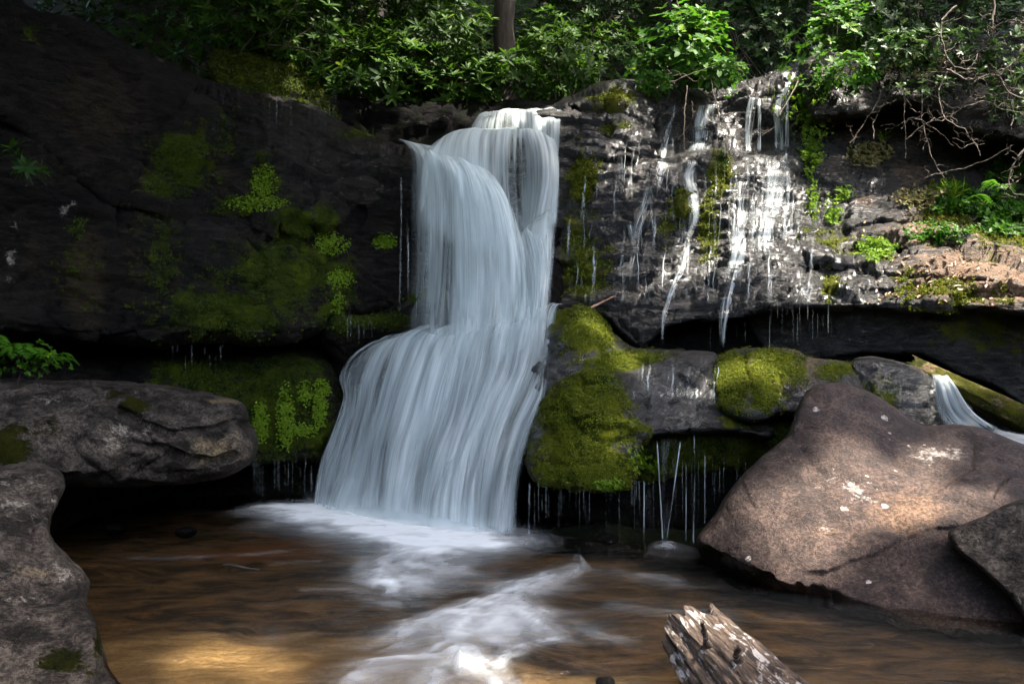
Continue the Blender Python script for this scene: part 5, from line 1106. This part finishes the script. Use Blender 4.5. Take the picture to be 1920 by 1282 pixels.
C('cliff_plant', 1790, 380, 60, 30, 320, .06, BROAD, 'leafy green plants under the hanging roots', group=GC)
C('cliff_plant', 1890, 410, 60, 40, 420, .07, BROAD, 'dense green foliage at the right edge of the ledge', group=GC)
C('cliff_plant', 1760, 440, 70, 16, 220, .045, BROAD, 'low green leaves in the shadowed step of the slope', group=GC)
C('cliff_plant', 1900, 330, 50, 30, 180, .07, BROAD, 'green sprig in shadow beside the curled roots', group=GC)
C('cliff_plant', 1355, 300, 12, 14, 70, .03, DARKL, 'dark moss tuft between the soft veil and the close pair', group=GC)
C('cliff_plant', 1225, 160, 34, 20, 150, .055, BROAD, 'green leaves draped over the rounded cliff top', group=GC, hang=.2)
C('cliff_plant', 1370, 145, 14, 36, 120, .04, BROAD, 'mossy green strand hanging left of the top ledge', group=GC, hang=.5)
GL = 'bright moss clumps on the shaded left rocks'
for (u, v, ru, rv, n, lab) in [(600, 730, 16, 18, 190, 'bright round liverwort clump near the rock crest'), (570, 735, 14, 22, 170, 'pair of soft green cushions above the dark hollow'), (535, 780, 16, 60, 420, 'long hanging strip of bright green liverwort'),
                               (490, 790, 16, 40, 260, 'leafy liverwort patch next to the grey boulder tip'), (598, 765, 14, 34, 240, 'curved green fringe close to the falling water'), (565, 805, 30, 14, 150, 'slanting green line of moss low on the rock'),
                               (720, 452, 24, 14, 260, 'vivid moss tuft alone on black rock beside the veil'), (632, 568, 12, 18, 110, 'vivid green moss spot on the cliff corner'), (620, 455, 34, 22, 260, 'yellow green moss cushion at the end of the mossy seam'),
                               (495, 350, 24, 44, 330, 'mossy hanging patch in the upper part of the left cliff'), (480, 382, 60, 14, 240, 'moss seam running down to the right across the left cliff'), (635, 520, 26, 20, 180, 'soft green moss hump below the yellow cushion')]:
    C('moss_clump', u, v, ru, rv, n * 2, .015, LIVER, lab, 'moss', hang=.5, group=GL, depth=.05, width=.7)
C('moss_clump', 1142, 905, 30, 10, 90, .02, BRIGHT, 'small yellow tuft under the mossy boulder rim', 'moss', hang=.4, depth=.04)
C('moss_clump', 1200, 860, 30, 24, 130, .026, LIVER, 'green leafy moss in the shaded underside of the ledge', 'moss', hang=.4, depth=.06)

def fern(u, v, Y, nf, length, label, seed=0, mat=FERN, name='fern', dirs=None, group=None):
    c = P(u, v, Y); parts, stems = [], []
    root = empty(name, c, label, 'fern', group)
    for i in range(nf):
        a = rng.uniform(-2.9, .3) if dirs is None else rng.uniform(*dirs)
        d = np.array([np.cos(a), np.sin(a) * .45, 0]); k = 15; t = np.linspace(0, 1, k)[:, None]; L = length * rng.uniform(.65, 1.1); up = rng.uniform(.7, 1.6)
        ln = c + d * L * t + np.array([0, 0, 1.]) * L * up * (t - t ** 2 * 1.05)
        stems.append(ln)
        T_ = np.gradient(ln, axis=0); T_ /= np.linalg.norm(T_, axis=1, keepdims=True); sd = np.cross(T_, [0, 0, 1.]); sd /= np.linalg.norm(sd, axis=1, keepdims=True)
        ll = L * .24 * np.sin(np.pi * np.clip(t[:, 0] * .9 + .12, 0, 1)) ** .8
        parts = []; fc = rng.uniform(0, .8)
        for sgn in (-1, 1):
            V, Fc = leaves(ln[2:], sd[2:] * sgn + T_[2:] * .45, np.cross(sd[2:], T_[2:]), ll[2:], ll[2:] * .26, droop=.15)
            parts.append((V, Fc, np.repeat(fc + rng.uniform(0, .2, k - 2), 8)))
        Vs, Fs = tubes([ln], [(.004, .001)]); parts.append((Vs, Fs, np.full(len(Vs), .9)))
        V, Fc, rn = cat(parts); mesh('frond', V, Fc, mat, {'rnd': rn}, parent=root)
fern(35, 672, 7.8, 18, .42, 'bright green fern growing behind the long grey boulder')
fern(95, 682, 7.9, 12, .30, 'smaller fern at the right side of the bright fern')
fern(-30, 660, 7.8, 10, .45, 'fern cut by the left edge')
S('leafy_bush', 45, 672, 7.9, (.42, .16, .17), 150, BROAD, 'small leaved greenery around the ferns at the left edge', k=5, length=.035, width=.02, stems=5, stemr=.003, drop=1)
fern(1690, 90, 11.3, 9, .5, 'arching fern in the shade left of the bare branches')
fern(1810, 385, 10.6, 10, .38, 'fern among the ledge plants below the hanging roots')
fern(1870, 360, 10.3, 9, .36, 'fern at the right edge of the ledge plants')
S('young_rhododendron', 45, 300, 8.0, (.20, .15, .13), 9, RHODO, 'lone sprig with broad whorled leaves at the left edge', k=8, length=.14, width=.042, stems=4, stemr=.005)
def grass(u, v, n, length, label):
    h, _ = survey(u, v); b = np.repeat(h[None], n, 0) + rng.normal(0, .03, (n, 3)); d = unit(n) * .6 + np.array([0, -.2, 1.0])
    V, Fc = leaves(b, d, unit(n), rng.uniform(.6, 1.1, n) * length, .012, droop=.4); tag(mesh('grass_tuft', V, Fc, BRIGHT, {'rnd': np.repeat(rng.uniform(0, 1, n), 8)}), label, 'grass')
grass(1782, 375, 60, .30, 'tuft of upright grass under the hanging roots')
grass(1655, 265, 30, .16, 'few grass blades over the reddish plant cluster')

def fuzz(o, n, length, mat, thr=.45, name='moss_tuft'):
    me = o.data; nv = len(me.vertices); co = np.empty(nv * 3); me.vertices.foreach_get('co', co); co = co.reshape(-1, 3) + np.array(o.location)
    no = np.empty(nv * 3); me.vertices.foreach_get('normal', no); no = no.reshape(-1, 3)
    mo = np.empty(nv, np.float32); me.attributes['moss'].data.foreach_get('value', mo)
    w = mo + .75 * fbm(co * 5, 4, 12) + .4 * fbm(co * 22, 2, 13)
    ok = np.nonzero((w > thr + rng.normal(0, .13, nv)) & (mo > .1))[0]
    if not len(ok): return
    i = rng.choice(ok, n); p = co[i] + rng.normal(0, .012, (n, 3)); nn = no[i]
    nn = np.where((nn @ np.array([0, -1, .3]))[:, None] < -.3, -nn, nn)
    V, Fc, rn = whorls(p - nn * .004, nn + .5 * unit(n), 3, length, length * .5, .8, var=.5)
    mesh(name, V, Fc, mat, {'rnd': rn}, parent=o)
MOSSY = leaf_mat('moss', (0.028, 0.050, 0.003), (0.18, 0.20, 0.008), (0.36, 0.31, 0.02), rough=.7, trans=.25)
MOSSD = leaf_mat('shade_darkened_moss', (0.005, 0.014, 0.001), (0.060, 0.085, 0.003), (0.16, 0.18, 0.005), rough=.7, trans=.25)  # moss colour darkened to carry the shade on the dim rocks
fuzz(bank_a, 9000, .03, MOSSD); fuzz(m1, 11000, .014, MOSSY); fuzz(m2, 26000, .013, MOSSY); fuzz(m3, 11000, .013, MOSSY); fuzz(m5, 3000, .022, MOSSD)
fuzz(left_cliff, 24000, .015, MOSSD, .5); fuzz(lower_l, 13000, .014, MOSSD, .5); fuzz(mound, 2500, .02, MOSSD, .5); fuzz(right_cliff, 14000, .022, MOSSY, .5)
#@@TWIGS
def twig(pts, r, label, group=None, name='twig', sub=0, seed=0, mat=None):
    pp = P([p[0] for p in pts], [p[1] for p in pts], [p[2] for p in pts]); ln = cr(pp, 10 * len(pts))
    q = np.stack([np.linspace(0, 3 * len(pts), len(ln)), np.full(len(ln), seed * 3.3), np.zeros(len(ln))], -1)
    ln = ln + .022 * np.stack([fbm(q, 3, seed), fbm(q, 3, seed + 5), fbm(q, 3, seed + 9)], -1)
    L, Rr = [ln], [(r, r * .35)]
    for i in range(sub):
        a = ln[rng.integers(4, len(ln))]; d = unit(1)[0] * np.array([1, .6, .8]); e = a + d * rng.uniform(.1, .45)
        L.append(wander(a, e, 10, .3, seed + i)); Rr.append((r * .45, r * .15))
        if rng.uniform() < .6: b = L[-1][5]; L.append(wander(b, b + unit(1)[0] * .18, 7, .3, seed + i + 50)); Rr.append((r * .3, r * .1))
    V, Fc = tubes(L, Rr, 5); return tag(mesh(name, V, Fc, mat or TWIG), label, 'bare branch' if name == 'bare_branch' else 'twig', group)
twig([(1232, 165, 11.5), (1280, 145, 11.3), (1330, 128, 11.2), (1365, 119, 11.1), (1392, 118, 11.0)], .011, 'broken twig sticking out under the bright green bush', sub=8, seed=1)
twig([(1288, 160, 11.4), (1284, 210, 11.3), (1282, 250, 11.2), (1284, 282, 11.1)], .010, 'reddish twig hanging straight down left of the soft veil', seed=2)
twig([(1332, 150, 11.3), (1345, 200, 11.2), (1358, 260, 11.1), (1372, 318, 11.0)], .010, 'dark twig hanging across the soft veil of water', seed=3)
twig([(1296, 190, 11.3), (1300, 215, 11.2), (1290, 240, 11.2), (1270, 262, 11.2)], .006, 'small forked twig between the thin stream and the veil', sub=5, seed=4)
twig([(1498, 150, 11.2), (1480, 185, 11.0), (1462, 215, 10.9), (1455, 235, 10.9), (1430, 255, 10.9)], .009, 'curved vine bending in front of the bright stream', sub=1, seed=5)
GV = 'hanging roots and vines on the right'
V_ = [([(1728, 80, 11), (1727, 150, 10.9), (1730, 230, 10.8), (1745, 290, 10.7), (1770, 335, 10.6)], .014, 'long straight root hanging into the sunlit slope'),
      ([(1712, 100, 11), (1700, 150, 10.9), (1696, 220, 10.8), (1698, 298, 10.8)], .008, 'pale thin root left of the long straight root'),
      ([(1655, 168, 11), (1640, 200, 10.9), (1615, 240, 10.9), (1595, 268, 10.8)], .006, 'slanting straw coloured stalk above the reddish plants'),
      ([(1540, 130, 11.1), (1545, 152, 11), (1570, 140, 11), (1582, 150, 10.9), (1578, 200, 10.9)], .009, 'looping root hooked under the leafy green bush'),
      ([(1668, 120, 11), (1720, 134, 10.9), (1790, 136, 10.8), (1850, 130, 10.8)], .009, 'horizontal root running towards the tangle'),
      ([(1640, 260, 10.8), (1638, 230, 10.9), (1660, 190, 10.9), (1675, 160, 11)], .006, 'thin root arching over the grass blades'),
      ([(1735, 335, 10.6), (1760, 325, 10.5), (1800, 318, 10.5), (1850, 300, 10.4), (1900, 270, 10.3)], .008, 'low root crossing below the tangle'),
      ([(1690, 240, 10.8), (1710, 222, 10.7), (1750, 240, 10.7), (1790, 275, 10.6)], .007, 'wiry root looping in front of the black gap')]
for i, (p, r, l) in enumerate(V_): twig(p, r, l, GV, 'hanging_root', sub=3, seed=20 + i)
GT = 'tangled bare branches at the top right'
B_ = [([(1862, -30, 10.5), (1862, 30, 10.5), (1856, 70, 10.5), (1830, 105, 10.6), (1800, 120, 10.6)], .022, 'thick crooked branch coming down from the top'),
      ([(1795, 10, 10.6), (1765, 40, 10.6), (1770, 90, 10.5), (1790, 125, 10.5), (1830, 130, 10.4)], .016, 'branch with a sharp bend left of the thick one'),
      ([(1775, 130, 10.6), (1820, 150, 10.5), (1860, 140, 10.4), (1890, 165, 10.3), (1900, 210, 10.3)], .014, 'branch sweeping right through the tangle'),
      ([(1785, 125, 10.6), (1760, 170, 10.6), (1770, 220, 10.5), (1810, 245, 10.4), (1840, 290, 10.3)], .012, 'branch curling down from the left of the tangle'),
      ([(1930, 60, 10.2), (1905, 110, 10.2), (1876, 140, 10.2), (1890, 170, 10.2), (1930, 190, 10.1)], .016, 'hooked branch at the right edge'),
      ([(1930, 270, 10), (1905, 300, 10), (1892, 340, 10), (1900, 362, 10), (1935, 368, 10)], .013, 'looped root at the right edge above the foliage'),
      ([(1810, 200, 10.5), (1850, 190, 10.4), (1880, 205, 10.3), (1930, 215, 10.2)], .010, 'thin branch crossing under the tangle'),
      ([(1850, 60, 10.5), (1890, 40, 10.4), (1930, 45, 10.3)], .012, 'side branch leaving the thick crooked one'),
      ([(1700, 262, 10.7), (1740, 230, 10.6), (1790, 212, 10.5), (1830, 170, 10.4)], .008, 'thin twig rising from the black gap into the tangle')]
for i, (p, r, l) in enumerate(B_): twig(p, r, l, GT, 'bare_branch', sub=10, seed=50 + i)
GS = 'thin upright saplings among the bushes'
for i, (p, l) in enumerate([([(1555, 150, 12.0), (1552, 60, 12.0), (1550, -40, 12)], 'straight sapling stem above the creeper'), ([(1600, 130, 12.0), (1603, 50, 12), (1600, -40, 12)], 'second straight stem, just right of the first'),
                            ([(1722, 130, 11.8), (1720, 60, 11.8), (1726, -30, 11.8)], 'slim stem left of the bare branches'), ([(1285, 60, 12.4), (1270, 0, 12.4), (1262, -40, 12.4)], 'thin stem rising out of the bright green bush'),
                            ([(1108, 62, 13), (1130, 45, 13), (1150, 30, 13)], 'pale broken stick pointing up right of the trunk')]):
    twig(p, .012, l, GS, 'sapling_stem', seed=80 + i)
for i, (p, l) in enumerate([([(560, 0, 12.2), (530, 40, 12.1), (510, 62, 12.1), (482, 70, 12.1)], 'pale bare twig in front of the shaded rhododendron'), ([(590, 30, 12.2), (580, 55, 12.2), (540, 80, 12.1)], 'short bare twig beside the shaded rhododendron'),
                            ([(500, 85, 12.2), (560, 90, 12.2), (600, 100, 12.2), (650, 88, 12.2)], 'brown branch lying under the shaded rhododendron')]):
    twig(p, .009, l, 'bare twigs among the rhododendrons', sub=4, seed=90 + i)
twig([(1795, 530, 9.3), (1810, 545, 9.25), (1822, 568, 9.2)], .007, 'straight dead twig lying on the leaf strewn ledge', sub=1, seed=100)
twig([(1905, 492, 9.3), (1890, 515, 9.25), (1905, 550, 9.2)], .008, 'forked dead twig at the right end of the ledge', sub=2, seed=101)

#@@SMALL
def litter(n):
    P_, D_ = [], []
    while len(P_) < n:
        u, v = rng.uniform(1640, 1930), rng.uniform(470, 575)
        if rng.uniform() < .25: u, v = rng.uniform(1560, 1930), rng.uniform(400, 575)
        h, nn = survey(u, v)
        if h is None or nn[2] < .15: continue
        P_.append(h + nn * .012); t = np.cross(nn, unit(1)[0]); D_.append(t)
    P_, D_ = np.array(P_), np.array(D_); ln = rng.uniform(.03, .085, n)
    return leaves(P_, D_, np.tile([0, -.4, 1.0], (n, 1)) + .5 * unit(n), ln, ln * .5, fold=1.0, droop=-.1)
DEAD = leaf_mat('dead_leaf', (0.12, 0.07, 0.04), (0.36, 0.25, 0.17), (0.55, 0.42, 0.33), rough=.6, trans=.15)
V, Fc = litter(230); tag(mesh('leaf_litter', V, Fc, DEAD, {'rnd': np.repeat(rng.uniform(0, 1, 230), 8)}), 'dead brown leaves scattered on the sunlit ledge', 'leaf litter', kind='stuff')
# mossy log beside the side cascade
def log(A, B, r0, r1, name, label, mat, seed, nl=90, na=48, flat=.8, jag=.0, rough=.05, attrs=None, coarse=3.0, grain=(1.2, 9)):
    A, B = np.asarray(A, float), np.asarray(B, float); T_ = (B - A) / np.linalg.norm(B - A); S_ = np.cross(T_, [0, 0, 1.]); S_ /= np.linalg.norm(S_); U_ = np.cross(S_, T_)
    L = np.linalg.norm(B - A); t = np.linspace(0, 1, nl)[:, None]; an = np.linspace(0, 2 * np.pi, na, endpoint=False)[None]
    r = (r0 + (r1 - r0) * t)
    ca, sa_ = np.cos(an) + 0 * t, np.sin(an) * flat + 0 * t
    q = np.stack([ca * grain[1] * .3, sa_ * grain[1] * .3, t * L * grain[0] + 0 * an], -1)
    r = r * (1 + rough * fbm(q * coarse * .5, 3, seed) * 2 + rough * 1.2 * fbm(q * coarse * 1.6, 4, seed + 3, ridge=True))
    tt = t * L + jag * t ** 6 * fbm(np.stack([ca * 2.5, sa_ * 2.5, 0 * ca], -1), 4, seed + 7) * 2.2
    V = A + T_ * tt[..., None] + (S_ * (r * ca)[..., None] + U_ * (r * sa_)[..., None])
    rings = [V.reshape(-1, 3)]
    for f, dpt in ((.82, -.02), (.5, -.05), (.12, -.04)):        # the broken end, hollowed
        e = V[-1]; c = e.mean(0); rr = c + (e - c) * f + T_ * (dpt + jag * .8 * fbm(np.stack([ca[-1] * 4 * f, sa_[-1] * 4 * f, 0 * ca[-1]], -1), 3, seed + 9))[:, None] if jag else c + (e - c) * f
        rings.append(rr)
    V = np.vstack(rings); nr = nl + 3
    i, j = np.meshgrid(np.arange(nr - 1), np.arange(na), indexing='ij'); j2 = (j + 1) % na
    Fq = np.stack([(i * na + j).ravel(), (i * na + j2).ravel(), ((i + 1) * na + j2).ravel(), ((i + 1) * na + j).ravel()], -1)
    c0 = len(V); V = np.vstack([V, V[-na:].mean(0)[None], V[:na].mean(0)[None]])
    j = np.arange(na); j2 = (j + 1) % na; b = (nr - 1) * na
    F3 = np.vstack([np.stack([b + j, b + j2, np.full(na, c0)], -1), np.stack([j2, j, np.full(na, c0 + 1)], -1)])
    at = {k: np.full(len(V), float(x)) for k, x in (attrs or {'moss': 0, 'pale': 0, 'wet': 0, 'tan': 0}).items()}
    return V, [Fq, F3], at, (T_, S_, U_)
LOGM = rock_mat('mossy_log_bark', (0.03, 0.02, 0.012), (0.12, 0.08, 0.045), tan=(0.20, 0.11, 0.04), rough=.8, wetrough=.5, m1=(0.02, 0.025, 0.003), m2=(0.10, 0.095, 0.008), strat=1, bumpd=.03)
V, Fc, at, _ = log(P(2050, 850, 7.6), P(1708, 682, 9.0), .21, .13, 'log', '', LOGM, 5, attrs={'moss': .5, 'pale': .2, 'wet': 0, 'tan': .6}, rough=.06, jag=.06, flat=.7)
tag(mesh('mossy_log', V, Fc, LOGM, at), 'orange and green mossy log slanting down to the right edge', 'log')
# driftwood
s = NT('weathered_wood'); c = s.attr('along'); a_ = s.attr('round'); pos = s.coord()
cv = s.n('ShaderNodeCombineXYZ'); s.set(cv, 0, s.m_('MULTIPLY', c, 3.0)); s.set(cv, 1, s.m_('MULTIPLY', a_, 9.0)); cv.inputs[2].default_value = 0
gr = s.noise(cv.outputs[0], 3.0, 7, .7, .5); gr2 = s.noise(cv.outputs[0], 12.0, 4, .7, .3); pt = s.noise(pos, 9, 7, .65, .7)
col = s.mix(s.ramp(gr, .38, .62), (0.025, 0.015, 0.009), (0.18, 0.12, 0.08))
col = s.mix(s.ramp(gr2, .35, .6, 0, .6), s.mix(.3, col, (0.02, 0.012, 0.008)), col)
col = s.mix(s.m_('MULTIPLY', s.ramp(s.m_('ADD', pt, s.m_('MULTIPLY', s.m_('SUBTRACT', gr, .5), .7)), .55, .61), .85), col, (0.48, 0.44, 0.41))
p_ = s.n('ShaderNodeBsdfPrincipled'); s.set(p_, 'Base Color', col); p_.inputs['Roughness'].default_value = .75; s.set(p_, 'Normal', s.bump(s.m_('ADD', gr, s.m_('ADD', s.m_('MULTIPLY', gr2, .5), s.m_('MULTIPLY', s.ramp(pt, .50, .56), .25))), .03))
WOOD = s.finish(p_.outputs[0])
A, B = P(1490, 1400, 3.55), P(1300, 1180, 4.05)
V, Fc, at, (T_, S_, U_) = log(A, B, .27, .17, 'w', '', WOOD, 9, nl=140, na=120, flat=.85, jag=.06, rough=.10, coarse=2.2, grain=(1.0, 10))
rel = V - A; at = {'along': rel @ T_, 'round': np.arctan2(rel @ U_, rel @ S_) / 3.14 }
at['round'] = np.abs(at['round'])
dw = tag(mesh('driftwood', V, Fc, WOOD, at), 'weathered driftwood stump with peeling white bark in the water', 'driftwood')
for (u, v, Y, du, dv, r) in [(1322, 1178, 3.72, 18, 36, .013), (1384, 1218, 3.60, 10, 18, .013)]:
    ln = wander(P(u + du * .4, v + dv, Y + .10), P(u - du * .3, v - dv * .4, Y - .06), 8, .1, int(u)); Vk, Fk = tubes([ln], [(r * 1.5, r * .7)], 10)
    Vk = Vk + .004 * fbm(Vk * 40, 3, 3)[:, None]
    rel = Vk - A
    mesh('branch_stub', Vk + np.array(dw.location) * 0 - 0, Fk, WOOD, {'along': rel @ T_ * 2, 'round': rel @ S_ * 3}, parent=dw)
# wood splinter behind the mossy hump, strap loop on the left boulder, stick and pebbles in the pool
SPL = plain_mat('fresh_wood', (0.22, 0.10, 0.05), (0.50, 0.30, 0.20), 14, .6, .006, (1, 1, 4))
V, Fc, at, _ = log(P(1106, 578, 9.9), P(1150, 556, 9.95), .045, .02, 's', '', SPL, 15, nl=30, na=16, flat=.4, jag=.05)
tag(mesh('wood_splinter', V, Fc, SPL), 'orange piece of split wood lodged behind the green mossy hump', 'wood')
t = np.linspace(0, 2 * np.pi, 40); BLK = plain_mat('black_cord', (0.008, .008, .008), (0.02, .02, .02), 40, .5, .001)
c0 = P(-2, 1080, 4.62)
fbt = bvh_of([fb]); dd = Vector(((-2 + 0 - CX) / F, 1, -(1082 - CY) / F)).normalized(); hh = fbt.ray_cast(EYE, dd)[0]
if hh is not None: c0 = np.array(hh) + np.array([0, 0, .012])
V, Fc = tubes([np.stack([c0[0] + .055 * np.cos(t), c0[1] + .05 * np.sin(t), c0[2] + .01 + .008 * np.sin(2 * t)], -1)], [(.006, .006)], 6)
tag(mesh('cord_loop', V, Fc, BLK), 'small black cord loop lying on the speckled grey boulder', 'cord')
x, y, z = wp(430, 1066); ln = cr([(x - .06, y + .05, .02), (x + .02, y, .03), (x + .14, y - .02, .015), (x + .26, y - .03, .0)], 24); V, Fc = tubes([ln], [(.016, .006)], 6)
V = V + .006 * fbm(V * 30, 3, 2)[:, None]
tag(mesh('sunken_stick', V, Fc, BARK), 'short dark stick poking out of the brown pool', 'stick')
def stone(u, v, r, label, seed, mat=ROCK_D, flat=.55, group=None):
    x, y, z = wp(u, v); k = 28
    th, ph = np.meshgrid(np.linspace(0, np.pi, k), np.linspace(0, 2 * np.pi, k * 2, endpoint=False), indexing='ij')
    d = np.stack([np.sin(th) * np.cos(ph), np.sin(th) * np.sin(ph), np.cos(th)], -1)
    V = d * (1 + .22 * fbm(d * 1.6 + seed, 3, seed) + .05 * fbm(d * 6 + seed, 3, seed))[..., None] * np.array([r, r * .8, r * flat]) + np.array([x, y, -r * flat * .25])
    n2 = k * 2; i, j = np.meshgrid(np.arange(k - 1), np.arange(n2), indexing='ij'); j2 = (j + 1) % n2
    Fq = np.stack([(i * n2 + j).ravel(), ((i + 1) * n2 + j).ravel(), ((i + 1) * n2 + j2).ravel(), (i * n2 + j2).ravel()], -1)
    nn = k * n2; tag(mesh('wet_stone', V.reshape(-1, 3), Fq, mat, {'moss': np.zeros(nn), 'pale': np.zeros(nn), 'wet': np.ones(nn), 'tan': np.zeros(nn)}), label, 'stone', group)
stone(348, 995, .11, 'small round wet stone in the back left of the pool', 1)
stone(215, 990, .12, 'low dark stone by the shadowed boulder', 2)
stone(1140, 1010, .13, 'mossy lump at the waterline below the overhang', 3)
stone(1375, 1030, .10, 'dark stone tucked against the tip of the brown boulder', 5)
stone(1135, 1276, .05, 'tiny blue grey pebble breaking the water at the bottom', 6)
#@@END
